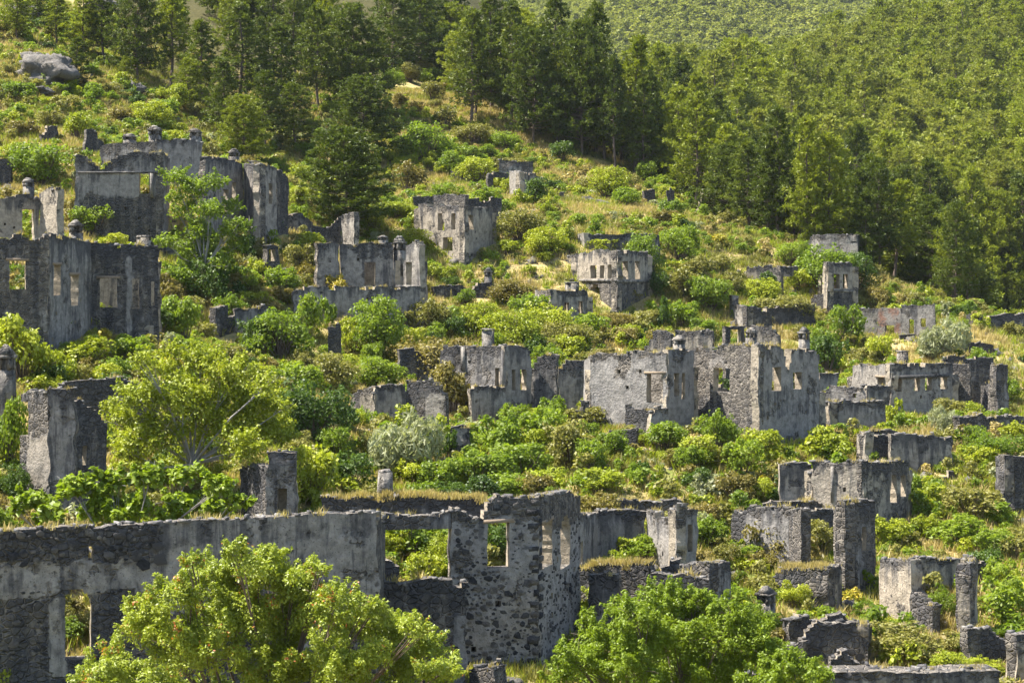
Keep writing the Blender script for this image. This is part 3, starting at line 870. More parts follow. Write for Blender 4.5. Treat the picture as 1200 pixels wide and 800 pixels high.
ruin("long low parapet wall with a bright left end above the square tower ruin", "long parapet wall",
     [dict(a=(677, 177.5), b=(684, 175.8), top=[(677, 274), (684, 273)], op=[], vb=292, style=(0.95, 0, 0.05)),
      dict(a=(684, 175.8), b=(773, 177), top=[(684, 274), (720, 275), (745, 274), (773, 275)], op=[], vb=292, style=(0.62, 0.42, 0.05))], name="ruined_wall")
ruin("dry stone terrace bank with dark joints in the straw grass above the long parapet wall", "terrace bank",
     [dict(a=(692, 189), b=(735, 191), top=[(692, 257), (700, 254), (722, 254), (735, 251)], op=[], vb=263, style=(0.0, 0.65, 0.05), rough=0.3)], name="terrace_wall", cat="terrace wall")
ruin("thin broken stone pillar rising from the grass near the small white-faced ruin", "thin stone pillar",
     [dict(a=(655, 203), b=(661, 203), top=[(655, 226), (661, 225)], op=[], vb=246, style=(0.2, 0.6, 0.02))], name="stone_pillar", cat="pillar")
ruin("jagged leaning wall fragment like a broken spire at the wood's edge", "jagged spire fragment",
     [dict(a=(815, 213), b=(829, 214), top=[(815, 245), (820, 243), (823, 232), (824, 222), (827, 220), (829, 226)], op=[], vb=256, style=(0.3, 0.35, 0.05))], name="wall_fragment", cat="ruin")
ruin("two-stub broken doorway among bushes below the crest pines", "two-stub doorway",
     [dict(a=(782, 214), b=(791, 214), top=[(782, 222), (786, 220), (791, 224)], op=[], vb=239, style=(0.3, 0.5, 0.05)),
      dict(a=(755, 212), b=(767, 212.5), top=[(755, 224), (767, 222)], op=[], vb=234, style=(0.1, 0.75, 0.02))], name="wall_fragment", cat="ruin")
ruin("pale wall in two lengths highest on the right, under the dark crest pines", "pale crest wall",
     [dict(a=(943, 194), b=(961, 193), top=[(943, 276), (955, 274), (961, 276)], op=[], vb=292, style=(0.6, 0.25, 0.05)),
      dict(a=(961, 193), b=(1004, 192), top=[(961, 276), (968, 274), (1004, 275)], op=[], vb=293, style=(0.85, 0.1, 0.1)),
      dict(a=(1004, 192), b=(1007, 195), top=[(1004, 275), (1007, 276)], op=[], vb=293, style=GR)], name="ruined_wall")
ruin("weathered wall broken down to a narrow leg, left of the big round fig bush", "narrow-legged wall",
     [dict(a=(874, 182), b=(914, 181), top=[(874, 311), (914, 311)], op=[(874, 327, 895, 345, 'none')], vb=342, style=(0.7, 0.3, 0.1)),
      dict(a=(914, 181), b=(935, 182), top=[(914, 312), (935, 312)], op=[(918, 324, 936, 345, 'none')], vb=326, style=(0.6, 0.35, 0.1))], name="ruined_wall")
ruin("slender upright tower ruin with two slit windows and tan sunlit side", "slender tower ruin",
     [dict(a=(963, 182), b=(970, 178), top=[(963, 318), (966, 310), (970, 307)], op=[], vb=365, style=(0.9, 0.02, 0.5)),
      dict(a=(970, 178), b=(999, 179.5), top=[(970, 307), (999, 309)], op=[(977, 321, 984, 338, 'none'), (988, 321, 994, 338, 'none')], vb=370, strips=[(970, 340, 999, 342, '')], style=(0.7, 0.32, 0.05), patches=[(972, 318, 998, 340, (0.9, 0.2, 0.1)), (968, 341, 1000, 375, (0.3, 0.55, 0.03))]),
      dict(a=(950, 180), b=(970, 179), top=[(950, 346), (970, 345)], op=[], vb=362, style=DK)], box=(0, 1, 0.3))
ruin("low walled enclosure overgrown by pale green bushes with a stub at its corner", "overgrown enclosure",
     [dict(a=(855, 170), b=(876, 166.5), top=[(855, 357), (876, 360)], op=[], vb=380, style=(0.7, 0.25, 0.1)),
      dict(a=(876, 166.5), b=(904, 168), top=[(876, 359), (904, 358)], op=[], vb=381, style=(0.4, 0.6, 0.03)),
      dict(a=(904, 170), b=(955, 172), top=[(904, 358), (955, 356)], op=[], vb=375, style=(0.4, 0.6, 0.03))],
     chims=[(855, 346, 866, 358, 170, 'plain')])
r_, W_ = ruin("ruin with a red brick fireplace breast and a two-window wall beside a silver tree", "red fireplace ruin",
     [dict(a=(981, 171), b=(1029, 170), top=[(981, 361), (1029, 361)], op=[], vb=382, style=(0.75, 0.12, 0.2)),
      dict(a=(1029, 170), b=(1056, 169), top=[(1029, 362), (1040, 360), (1056, 361)], op=[(1037, 381, 1048, 396, 'arch')], vb=396, style=(0.6, 0.1, 0.3), mat=M_redbrick),
      dict(a=(1056, 169), b=(1096, 168), top=[(1056, 358), (1094, 358), (1096, 370)], op=[(1065, 374, 1071, 391, 'none'), (1079, 373, 1085, 383, 'none')], vb=392, style=(0.7, 0.35, 0.05)),
      dict(a=(1055, 167), b=(1072, 167), top=[(1055, 392), (1072, 391)], op=[], vb=411, style=(0.1, 0.65, 0.02))])
ruin("grey wall in two lengths at the frame's right edge under the pines", "wall under the pines",
     [dict(a=(1132, 173), b=(1147, 172), top=[(1132, 369), (1147, 368)], op=[], vb=391, style=(0.6, 0.35, 0.08)),
      dict(a=(1156, 172.5), b=(1225, 174), top=[(1156, 371), (1180, 368), (1200, 366), (1225, 366)], op=[], vb=388, style=(0.6, 0.42, 0.06))], name="ruined_wall")
ruin("low dark dry stone terrace wall beside the silver tree", "low dark terrace wall",
     [dict(a=(1130, 164), b=(1165, 164), top=[(1130, 402), (1150, 400), (1165, 404)], op=[], vb=410, style=(0.0, 0.75, 0.02), rough=0.25)], name="terrace_wall", cat="terrace wall")
ruin("long house with sunlit left end and four windows on the right slope", "long four-window house",
     [dict(a=(999, 141.5), b=(1044, 136.5), top=[(999, 428), (1018, 428), (1021, 431), (1024, 427), (1044, 427)], op=[(1028, 442, 1038, 452, 'wood')], vb=470, style=(0.92, 0.06, 0.1)),
      dict(a=(1044, 136.5), b=(1116, 139.5), top=[(1044, 426), (1116, 425)], op=[(1049, 442, 1057, 459, 'none'), (1071, 441, 1078, 458, 'none'), (1084, 442, 1092, 458, 'none'), (1102, 439, 1110, 456, 'arch')], strips=[(1045, 440, 1112, 441.5, 'dark')], vb=488, style=(0.82, 0.24, 0.08)),
      dict(a=(1116, 140.5), b=(1136, 140), top=[(1116, 427), (1132, 426), (1136, 430)], op=[], vb=448, style=(0.15, 0.2, 0.1)),
      dict(a=(1106, 147), b=(1164, 147), top=[(1106, 420), (1112, 417), (1164, 419)], op=[], vb=426, style=(0.4, 0.6, 0.03), extra=2)],
     chims=[(1052, 411, 1066, 427, 138.5, 'plain')], box=(0, 1, 0.8))
ruin("ruined gable with a tall right post and sloping broken left side", "broken gable with post",
     [dict(a=(1149, 141), b=(1169, 138.5), top=[(1149, 453), (1153, 450), (1160, 447), (1169, 446)], op=[], vb=478, style=(0.3, 0.5, 0.04)),
      dict(a=(1168, 138.5), b=(1182, 139.5), top=[(1168, 427), (1182, 428)], op=[], vb=478, style=(0.6, 0.4, 0.06))])
ruin("low double-level ruin tucked behind the right flank of the big windowed house", "double-level low ruin",
     [dict(a=(961, 133), b=(1017, 131), top=[(961, 453), (1006, 453), (1010, 454), (1017, 453)], op=[(999, 461, 1003, 466, 'none')], vb=470, style=(0.75, 0.3, 0.08)),
      dict(a=(1017, 131), b=(1042, 132), top=[(1017, 452), (1042, 452)], op=[], vb=500, style=(0.75, 0.3, 0.06)),
      dict(a=(961, 130), b=(972, 127), top=[(961, 471), (972, 471)], op=[], vb=500, style=PA),
      dict(a=(972, 127), b=(1038, 128.5), top=[(972, 470), (1017, 470), (1038, 469)], op=[], vb=503, style=(0.75, 0.34, 0.06)),
      dict(a=(960, 137), b=(982, 137), top=[(960, 438), (982, 437)], op=[], vb=452, style=GR)])
ruin("squat ruin with dark streaked plaster and a thick flat wall top on the right", "squat dark-streaked ruin",
     [dict(a=(1003, 119), b=(1014, 117.6), top=[(1003, 507), (1014, 508)], op=[], vb=540, style=PA),
      dict(a=(1014, 117.8), b=(1043, 118.5), top=[(1014, 509), (1043, 510)], op=[], vb=540, style=(0.4, 0.7, 0.03)),
      dict(a=(1043, 117), b=(1116, 117.5), top=[(1043, 511), (1060, 508), (1082, 511), (1090, 508), (1116, 508)], op=[], vb=566, style=(0.7, 0.45, 0.05), patches=[(1108, 525, 1117, 550, (0.9, 0.05, 0.1)), (1098, 546, 1118, 575, RB)]),
      dict(a=(1003, 123), b=(1070, 123.5), top=[(1003, 505), (1070, 505)], op=[], vb=510, style=GR)])
ruin("long plain wall running out of view beside round green bushes", "long plain wall",
     [dict(a=(1124, 123), b=(1156, 125), top=[(1124, 490), (1140, 488), (1150, 485), (1156, 488)], op=[], vb=508, style=(0.5, 0.5, 0.05)),
      dict(a=(1156, 125), b=(1230, 125.5), top=[(1156, 489), (1230, 487)], op=[], vb=510, style=(0.7, 0.4, 0.05))], name="ruined_wall")
ruin("three-part pale house wall with crack, drainpipe-like rib and two tall slots", "cracked pale house",
     [dict(a=(914, 107), b=(952, 107), top=[(914, 545), (930, 542), (952, 543)], op=[], vb=585, style=(0.75, 0.4, 0.06)),
      dict(a=(952, 106.5), b=(1010, 105), top=[(952, 543), (962, 540), (980, 542), (1010, 541)], op=[(987, 571, 991, 576, 'none')], vb=588, strips=[(974, 546, 977, 588, '')], style=(0.8, 0.28, 0.08)),
      dict(a=(1010, 105), b=(1065, 108.5), top=[(1010, 541), (1065, 541)], op=[(1025, 571, 1028, 577, 'none'), (1044, 556, 1051, 589, 'none'), (1056, 557, 1062, 582, 'none')], vb=622, style=(0.7, 0.34, 0.06))], box=(1, 2, 0.5))
ruin("dark doorway wall cut by the frame at the right edge", "dark doorway wall",
     [dict(a=(1167, 110), b=(1177, 108.5), top=[(1167, 535), (1177, 535)], op=[], vb=582, style=(0.5, 0.5, 0.05)),
      dict(a=(1177, 108.5), b=(1235, 109.5), top=[(1177, 534), (1235, 534)], op=[(1180, 554, 1189, 590, 'none')], vb=575, style=(0.35, 0.65, 0.03))])
ruin("roofless farmhouse shell of several broken rooms with one tall narrow-windowed wall", "broken-roomed shell",
     [dict(a=(872, 100), b=(925, 98), top=[(872, 610), (874, 598), (880, 594), (925, 595)], op=[], vb=628, style=(0.75, 0.3, 0.06)),
      dict(a=(920, 98.5), b=(938, 96.5), top=[(920, 600), (923, 595), (934, 597), (938, 600)], op=[], vb=660, style=(0.25, 0.3, 0.08)),
      dict(a=(894, 106), b=(964, 106), top=[(894, 590), (908, 587), (950, 586), (964, 589)], op=[], vb=600, style=(0.2, 0.35, 0.05), extra=2),
      dict(a=(938, 103), b=(981, 103), top=[(938, 598), (945, 600), (981, 598)], op=[], vb=617, style=DK, extra=2),
      dict(a=(977, 95.5), b=(990, 94), top=[(977, 622), (978, 592), (984, 587), (990, 590)], op=[], vb=680, style=(0.2, 0.25, 0.1)),
      dict(a=(990, 94), b=(1026, 96), top=[(990, 587), (1000, 586), (1026, 586)], op=[(1010, 617, 1015, 646, 'none')], vb=655, style=(0.6, 0.42, 0.05))])
ruin("thick low dry stone wall topped by straw grass below the broken-roomed shell", "grass-topped stone wall",
     [dict(a=(907, 92), b=(970, 90.5), top=[(907, 664), (970, 666)], op=[], vb=712, style=(0.0, 0.55, 0.05), t=0.9),
      dict(a=(970, 90.5), b=(987, 92.5), top=[(970, 666), (975, 662), (987, 664)], op=[], vb=715, style=(0.6, 0.3, 0.2))], name="ruined_wall")
ruin("roofless room with a deep shaded interior and a stepped front pier", "shaded room with pier",
     [dict(a=(1031, 91), b=(1068, 88.5), top=[(1031, 656), (1050, 655), (1068, 654)], op=[], vb=716, style=(0.75, 0.25, 0.06)),
      dict(a=(1068, 88.5), b=(1093, 87.5), top=[(1068, 692), (1076, 694), (1084, 706), (1093, 709)], op=[], vb=730, style=(0.3, 0.45, 0.05)),
      dict(a=(1060, 94), b=(1142, 96), top=[(1060, 654), (1142, 654)], op=[], vb=690, style=(0.8, 0.25, 0.05)),
      dict(a=(1121, 88), b=(1137, 87.5), top=[(1121, 661), (1137, 661)], op=[], vb=733, style=(0.3, 0.4, 0.05)),
      dict(a=(1137, 87.5), b=(1146, 90), top=[(1137, 656), (1146, 655)], op=[], vb=733, style=(0.7, 0.3, 0.06)),
      dict(a=(1142, 97), b=(1158, 97), top=[(1142, 660), (1152, 658), (1158, 664)], op=[], vb=686, style=DK)])
ruin("coursed stone gable wall with a sloping left shoulder near the bottom right", "coursed gable wall",
     [dict(a=(939, 81), b=(1017, 81), top=[(939, 748), (950, 738), (957, 732), (1017, 731)], op=[], vb=780, style=(0.15, 0.5, 0.05)),
      dict(a=(1017, 81), b=(1021, 84), top=[(1017, 731), (1021, 733)], op=[], vb=780, style=GR),
      dict(a=(965, 84), b=(1000, 84), top=[(965, 731), (972, 722), (985, 719), (1000, 730)], op=[], vb=731, style=(0.1, 0.35, 0.1))])
ruin("pointed heap-like gable stub of stacked stones by the bottom edge", "pointed gable stub",
     [dict(a=(976, 77), b=(1005, 77), top=[(976, 784), (980, 772), (989, 760), (996, 767), (1005, 782)], op=[], vb=790, style=(0.0, 0.35, 0.05), t=0.7)], name="wall_fragment")
ruin("long pale wall with a broad rubble top along the bottom edge at right", "broad-topped bottom wall",
     [dict(a=(975, 73), b=(1172, 74), top=[(975, 788), (1000, 786), (1080, 787), (1172, 786)], op=[], vb=800, style=(0.85, 0.3, 0.05), t=1.3, rough=0.06)], name="ruined_wall")
ruin("squat square chimney stack with pointed cap alone in the green below the low walls", "lone square chimney",
     [dict(a=(918, 81), b=(941, 80.5), top=[(918, 755), (930, 754), (941, 757)], op=[], vb=768, style=DK),
      dict(a=(924, 84), b=(957, 84.5), top=[(924, 728), (935, 722), (945, 720), (957, 730)], op=[], vb=745, style=(0.3, 0.4, 0.05))],
     chims=[(887, 687, 911, 722, 87, 'cap')])
ruin("grey corner piece with a stone shelf in the bottom right corner", "bottom-corner piece",
     [dict(a=(1136, 81), b=(1182, 82), top=[(1136, 738), (1160, 735), (1182, 737)], op=[], vb=752, style=(0.3, 0.5, 0.05)),
      dict(a=(1179, 79), b=(1192, 77.5), top=[(1179, 757), (1192, 752)], op=[], vb=790, style=PA),
      dict(a=(1192, 77.5), b=(1235, 79), top=[(1192, 742), (1235, 741)], op=[], vb=795, style=(0.5, 0.5, 0.05))])
# middle
ruin("dark stained house with slit windows, white rib and square chimney at the middle", "dark stained middle house",
     [dict(a=(515, 132), b=(541, 131.5), top=[(515, 405), (541, 405)], op=[], vb=432, style=(0.6, 0.5, 0.04)),
      dict(a=(541, 131), b=(592, 129), top=[(541, 405), (592, 405)], op=[(580, 431, 586, 457, 'none')], strips=[(541, 406, 545, 434, ''), (588, 410, 591, 470, '')], vb=455, style=(0.68, 0.38, 0.05)),
      dict(a=(592, 129), b=(622, 130.5), top=[(592, 404), (618, 406), (622, 410)], op=[(600, 433, 604, 457, 'none'), (610, 433, 617, 457, 'none')], vb=478, style=(0.8, 0.28, 0.08)),
      dict(a=(552, 127.5), b=(592, 128.5), top=[(552, 453), (575, 453), (592, 454)], op=[], vb=494, style=(0.8, 0.35, 0.05)),
      dict(a=(468, 137), b=(515, 138), top=[(468, 408), (500, 405), (515, 407)], op=[], vb=420, style=DK, extra=2)],
     chims=[(564, 385, 580, 406, 131, 'plain')])
ruin("broken double room with streaked cream plaster behind the silver willow-leaved bush", "streaked cream room",
     [dict(a=(412, 123), b=(438, 122), top=[(412, 455), (420, 450), (435, 450), (438, 454)], op=[], vb=494, style=(0.85, 0.3, 0.3)),
      dict(a=(438, 122), b=(476, 123), top=[(438, 453), (450, 451), (476, 452)], op=[], vb=480, style=(0.7, 0.42, 0.1)),
      dict(a=(476, 123), b=(523, 122), top=[(476, 446), (505, 445), (512, 452), (523, 468)], op=[], vb=492, style=(0.5, 0.6, 0.05), patches=[(500, 464, 523, 490, (0.9, 0.1, 0.1))])])
ruin("lone dark stub with a whitish plaster patch among mid-slope bushes", "stub with plaster patch",
     [dict(a=(527, 112), b=(551, 112), top=[(527, 508), (531, 500), (545, 499), (551, 508)], op=[], vb=537, style=(0.2, 0.65, 0.03), patches=[(530, 503, 546, 517, (0.95, 0.0, 0.05))])], name="wall_fragment")
ruin("dark stub wall half hidden under the roundest mid-slope tree", "stub under round tree",
     [dict(a=(384, 138), b=(398, 138), top=[(384, 376), (398, 375)], op=[], vb=398, style=(0.2, 0.75, 0.02))], name="wall_fragment")
ruin("roofless house with triangular niche, double slit and chimney, left neighbour of the big windowed house", "triangular-niche house",
     [dict(a=(684, 126.5), b=(692, 123.5), top=[(684, 419), (692, 415)], op=[], vb=476, style=(0.95, 0.0, 0.15)),
      dict(a=(692, 123.5), b=(782, 120), top=[(692, 414), (712, 413), (724, 416), (745, 412), (770, 413), (782, 412)], op=[(758, 438, 777, 472, 'wood')], vb=487, style=(0.78, 0.18, 0.08), patches=[(742, 438, 757, 470, (0.95, 0.0, 0.1)), (722, 417, 738, 438, (0.2, 0.3, 0.1))]),
      dict(a=(782, 120), b=(813, 121.5), top=[(782, 411), (813, 410)], op=[(790, 437, 796, 464, 'none'), (799, 437, 803, 468, 'none')], vb=515, style=(0.82, 0.22, 0.08)),
      dict(a=(763, 117.5), b=(783, 118), top=[(763, 482), (770, 473), (776, 470), (783, 469)], op=[], vb=508, style=(0.8, 0.2, 0.06)),
      dict(a=(733, 118.5), b=(763, 117.8), top=[(733, 474), (740, 479), (763, 479)], op=[], vb=487, style=(0.3, 0.4, 0.06))],
     chims=[(789, 393, 804, 411, 121.5, 'round')], box=(1, 2, 1.0))
ruin("big two-storey house with lit rubble face, see-through window and two chimneys", "big windowed house",
     [dict(a=(813, 123.5), b=(889, 118.5), top=[(813, 408), (820, 404), (860, 403), (889, 404)], op=[(836, 431, 855, 459, 'none')], vb=500, style=(0.35, 0.16, 0.12), patches=[(805, 462, 880, 520, (0.0, 0.55, 0.05))], t=0.45),
      dict(a=(889, 118.5), b=(960, 123.5), top=[(889, 403), (902, 407), (909, 403), (917, 409), (922, 430), (926, 434), (927, 411), (932, 409), (960, 407)], op=[(905, 430, 915, 458, 'none'), (930, 436, 940, 456, 'none')], vb=532, style=(0.84, 0.2, 0.1), patches=[(886, 455, 960, 485, (0.6, 0.5, 0.05)), (930, 412, 936, 440, (1, 0, 0.1))])],
     chims=[(874, 384, 888, 404, 121, 'round'), (936, 383, 950, 408, 123.5, 'cap')], box=(0, 1, 2.5))
ruin("low broken wall pair seen above the triangular-niche house", "broken wall pair",
     [dict(a=(756, 140), b=(787, 139), top=[(756, 400), (762, 390), (775, 388), (787, 391)], op=[], vb=410, style=(0.6, 0.4, 0.05)),
      dict(a=(792, 141), b=(834, 140), top=[(792, 387), (834, 387)], op=[], vb=404, style=(0.75, 0.25, 0.06))], name="ruined_wall")
ruin("grey back wall with a stub pier rising behind the big windowed house", "back wall with pier",
     [dict(a=(850, 141), b=(873, 141.5), top=[(850, 384), (860, 382), (873, 383)], op=[(856, 386, 868, 404, 'none')], vb=403, style=(0.5, 0.5, 0.05)),
      dict(a=(880, 140), b=(911, 139), top=[(880, 382), (909, 382), (911, 390)], op=[], vb=405, style=(0.7, 0.35, 0.05))], name="ruined_wall")
ruin("stained garden wall joining the dark middle house to the triangular-niche house", "stained garden wall",
     [dict(a=(622, 131), b=(652, 130.5), top=[(622, 420), (632, 416), (652, 417)], op=[], vb=425, style=DK),
      dict(a=(655, 129), b=(686, 129), top=[(655, 424), (686, 423)], op=[], vb=460, style=(0.6, 0.42, 0.15))], name="ruined_wall")
# left and front
ruin("dark roofless ruin with a pale cream door panel behind the big-leaved fig", "dark ruin with cream panel",
     [dict(a=(22, 90), b=(58, 88.5), top=[(22, 470), (27, 459), (58, 457)], op=[(12, 470, 33, 510, 'none')], vb=560, style=(0.25, 0.5, 0.06), patches=[(34, 511, 58, 570, TAN)]),
      dict(a=(58, 88.5), b=(86, 88.5), top=[(58, 456), (86, 455)], op=[], vb=552, style=(0.6, 0.55, 0.1)),
      dict(a=(86, 89), b=(125, 91), top=[(86, 471), (95, 468), (104, 476), (112, 482), (120, 489), (125, 498)], op=[(97, 522, 102, 545, 'none')], vb=560, style=(0.4, 0.6, 0.03)),
      dict(a=(70, 103), b=(192, 104), top=[(70, 451), (90, 445), (140, 444), (160, 450), (192, 458)], op=[], vb=464, style=(0.15, 0.55, 0.05), extra=2)])
ruin("tall dark wall end with a cream slit recess, right of the spreading fig", "dark wall end",
     [dict(a=(282, 94), b=(313, 91), top=[(282, 546), (313, 545)], op=[], vb=600, style=(0.45, 0.65, 0.03)),
      dict(a=(313, 91), b=(347, 91), top=[(313, 530), (347, 529)], op=[(325, 572, 336, 604, 'none')], vb=600, style=(0.62, 0.5, 0.05)),
      dict(a=(316, 91.7), b=(346, 91.7), top=[(316, 545), (346, 545)], op=[], style=TAN, hidden=True, t=0.3)], name="ruined_wall")
ruin("small roofed chimney head at the left edge of the frame", "chimney at left edge",
     [dict(a=(-12, 97), b=(6, 97), top=[(-12, 452), (6, 452)], op=[], vb=470, style=GR)],
     chims=[(-6, 404, 14, 455, 97, 'cap')], name="ruined_wall")
ruin("long dark front wall with an arched door opening and pale streaked plaster end", "long dark front wall",
     [dict(a=(-40, 65.5), b=(443, 70), top=[(-40, 622), (0, 620), (60, 618), (110, 615), (112, 617), (188, 612), (300, 606), (345, 604), (400, 602), (443, 602)],
           op=[(76, 690, 107, 772, 'arch'), (104, 640, 109, 656, 'none')], vb=800, style=(0.18, 0.6, 0.03), t=0.6, rough=0.07, tint=0.3,
           patches=[(-40, 660, 200, 690, (0.62, 0.36, 0.05)), (188, 605, 450, 640, (0.85, 0.52, 0.04)), (196, 640, 450, 705, (0.88, 0.36, 0.04)), (58, 702, 78, 790, (0.75, 0.3, 0.05)), (300, 655, 420, 760, (0.75, 0.45, 0.04))]),
      dict(a=(443, 70), b=(452, 76), top=[(443, 602), (452, 605)], op=[], vb=690, style=(0.2, 0.4, 0.1))], name="ruined_wall")
main_root, main_W = ruin("main stone house with dark stones in pale mortar, large see-through opening and tall windows", "main stone house",
     [dict(a=(530, 78.5), b=(631, 79.5), top=[(530, 592), (545, 600), (556, 606), (566, 604), (571, 586), (590, 583), (610, 584), (631, 581)], op=[(571, 612, 597, 665, 'wood')], vb=784, style=(0.82, 0.02, 0.12), t=0.55, tint=0.08, rough=0.11, patches=[(530, 580, 640, 604, (0.3, 0.35, 0.05)), (590, 690, 640, 800, (0.9, 0.0, 0.45))]),
      dict(a=(631, 79.5), b=(680, 86.5), top=[(631, 581), (640, 579), (668, 577), (672, 581), (680, 581)], op=[(635, 611, 647, 664, 'wood'), (657, 604, 668, 664, 'arch')], vb=740, style=(0.82, 0.02, 0.10), t=0.55, tint=0.08, rough=0.11, patches=[(620, 570, 690, 604, (0.3, 0.4, 0.05))]),
      dict(a=(443, 78), b=(530, 78.5), top=[(443, 602), (505, 604), (530, 600)], op=[(438, 620, 536, 830, 'none')], vb=622, style=(0.7, 0.35, 0.05), patches=[(440, 606, 500, 622, (0.3, 0.5, 0.05))]),
      dict(a=(376, 84), b=(570, 84.5), top=[(376, 584), (440, 581), (500, 580), (560, 582), (570, 590)], op=[(443, 612, 566, 830, 'none')], vb=604, style=(0.55, 0.5, 0.05)),
      dict(a=(443, 74), b=(546, 74.5), top=[(443, 686), (452, 681), (500, 680), (546, 679)], op=[], vb=792, style=(0.3, 0.5, 0.05), patches=[(535, 720, 546, 800, (0.85, 0.3, 0.05))])],
     chims=[(439, 551, 462, 581, 84.5, 'taper')], lint='wood')
ruin("room shell with a broken cream jamb and slim niche right behind the main stone house", "room shell behind main house",
     [dict(a=(679, 92), b=(700, 96), top=[(679, 604), (700, 602)], op=[(680, 634, 683, 660, 'none')], vb=662, style=(0.8, 0.3, 0.08)),
      dict(a=(700, 96), b=(757, 97), top=[(700, 599), (740, 597), (757, 600)], op=[], vb=658, style=(0.65, 0.42, 0.05)),
      dict(a=(757, 97), b=(792, 93), top=[(757, 598), (775, 602), (781, 618), (787, 596), (792, 590)], op=[], vb=655, style=(0.8, 0.2, 0.15)),
      dict(a=(792, 93), b=(818, 94), top=[(792, 588), (818, 587)], op=[(806, 614, 812, 646, 'none')], vb=655, style=(0.8, 0.26, 0.06)),
      dict(a=(720, 103), b=(800, 103), top=[(720, 587), (735, 586), (800, 587)], op=[], vb=595, style=(0.3, 0.3, 0.12), extra=2)])
ruin("low spreading foundation walls with thick rubble tops behind the bright lime tree", "low foundation walls",
     [dict(a=(678, 89), b=(762, 87.5), top=[(678, 668), (700, 663), (730, 660), (762, 658)], op=[], vb=690, style=(0.2, 0.5, 0.05)),
      dict(a=(776, 86), b=(797, 86), top=[(776, 658), (784, 655), (797, 656)], op=[], vb=672, style=DK),
      dict(a=(797, 88), b=(830, 86), top=[(797, 662), (830, 660)], op=[], vb=680, style=(0.3, 0.4, 0.06)),
      dict(a=(830, 86), b=(856, 88), top=[(830, 659), (856, 658)], op=[], vb=696, style=(0.6, 0.4, 0.05)),
      dict(a=(762, 84), b=(830, 83.5), top=[(762, 674), (800, 672), (830, 677)], op=[], vb=695, style=(0.15, 0.45, 0.05)),
      dict(a=(690, 85), b=(723, 84.5), top=[(690, 674), (723, 673)], op=[], vb=718, style=(0.7, 0.55, 0.04))], name="ruined_wall")
ruin("tumbled rubble corner at the foot of the main stone house", "tumbled rubble corner",
     [dict(a=(548, 74), b=(578, 73), top=[(548, 788), (565, 785), (578, 782)], op=[], vb=800, style=(0.1, 0.4, 0.05), t=0.7),
      dict(a=(570, 74.5), b=(593, 74.5), top=[(570, 779), (585, 776), (593, 785)], op=[], vb=800, style=(0.1, 0.3, 0.1), t=0.7)], name="wall_fragment")
ruin("low rubble footing cut by the bottom edge under the bright lime tree", "low rubble footing",
     [dict(a=(825, 72), b=(862, 72), top=[(825, 791), (862, 790)], op=[], vb=800, style=(0.3, 0.3, 0.1), t=0.8),
      dict(a=(868, 72.5), b=(892, 72.5), top=[(868, 789), (892, 791)], op=[], vb=800, style=(0.1, 0.5, 0.05), t=0.8)], name="wall_fragment")
ruin("tiny dark gable stub at the left edge high on the slope", "left-edge high stub",
     [dict(a=(-8, 160), b=(12, 160), top=[(-8, 186), (12, 186)], op=[], vb=208, style=(0.2, 0.7, 0.02))], name="wall_fragment")
ruin("dark slanting wall fragment in scrub uphill of the parapet with three chimneys", "slanting fragment",
     [dict(a=(101, 172), b=(121, 173), top=[(101, 150), (110, 151), (116, 160), (121, 171)], op=[], vb=172, style=(0.1, 0.7, 0.03)),
      dict(a=(49, 175), b=(68, 176), top=[(49, 160), (55, 150), (62, 147), (68, 149)], op=[], vb=164, style=(0.1, 0.5, 0.03))], name="wall_fragment")
ruin("mossy dry stone terrace wall uphill of the square block house", "mossy terrace wall",
     [dict(a=(528, 214), b=(556, 213), top=[(528, 200), (540, 201), (556, 206)], op=[], vb=215, style=(0.0, 0.7, 0.03), rough=0.25)], name="terrace_wall", cat="terrace wall")
ruin("shadowed terrace wall at the foot of the slope below the triangular-niche house", "shadowed terrace wall",
     [dict(a=(708, 115), b=(747, 114.5), top=[(708, 507), (725, 505), (747, 503)], op=[], vb=520, style=(0.0, 0.6, 0.05), rough=0.2)], name="terrace_wall", cat="terrace wall")

ruin("stone stub standing inside the big opening of the main stone house", "stub in the opening",
     [dict(a=(444, 76.6), b=(466, 76.8), top=[(444, 664), (450, 659), (460, 659), (466, 668)], op=[], vb=682, style=(0.0, 0.4, 0.1), t=0.7)], name="wall_fragment")
ruin("dark hollow bank of dry stones left of the broken-roomed shell", "dark hollow bank",
     [dict(a=(857, 101), b=(877, 100), top=[(857, 600), (866, 597), (877, 598)], op=[], vb=622, style=(0.0, 0.8, 0.02), rough=0.2)], name="terrace_wall", cat="terrace wall")
ruin("short square post at the right foot of the squat dark-streaked ruin", "short square post",
     [dict(a=(1106, 115.5), b=(1117, 115.5), top=[(1106, 552), (1117, 551)], op=[], vb=576, style=(0.3, 0.3, 0.1))], name="wall_fragment")
ruin("small stone steps at the left corner of the triangular-niche house", "corner steps",
     [dict(a=(675, 122), b=(684, 122), top=[(675, 478), (684, 477)], op=[], vb=486, style=(0.2, 0.3, 0.2)),
      dict(a=(681, 122.8), b=(691, 122.8), top=[(681, 471), (691, 470)], op=[], vb=482, style=(0.2, 0.3, 0.2))], name="stone_steps", cat="steps")
ruin("dark sloping terrace wall below the small white-faced ruin", "sloping terrace wall",
     [dict(a=(596, 190), b=(618, 188), top=[(596, 263), (606, 267), (618, 275)], op=[], vb=279, style=(0.0, 0.7, 0.03), rough=0.25)], name="terrace_wall", cat="terrace wall")
ruin("earth-topped terrace edge between the sloping terrace wall and the terrace bank", "earth-topped edge",
     [dict(a=(616, 191), b=(649, 192), top=[(616, 262), (630, 259), (649, 263)], op=[], vb=269, style=(0.0, 0.6, 0.1), rough=0.25)], name="terrace_wall", cat="terrace wall")
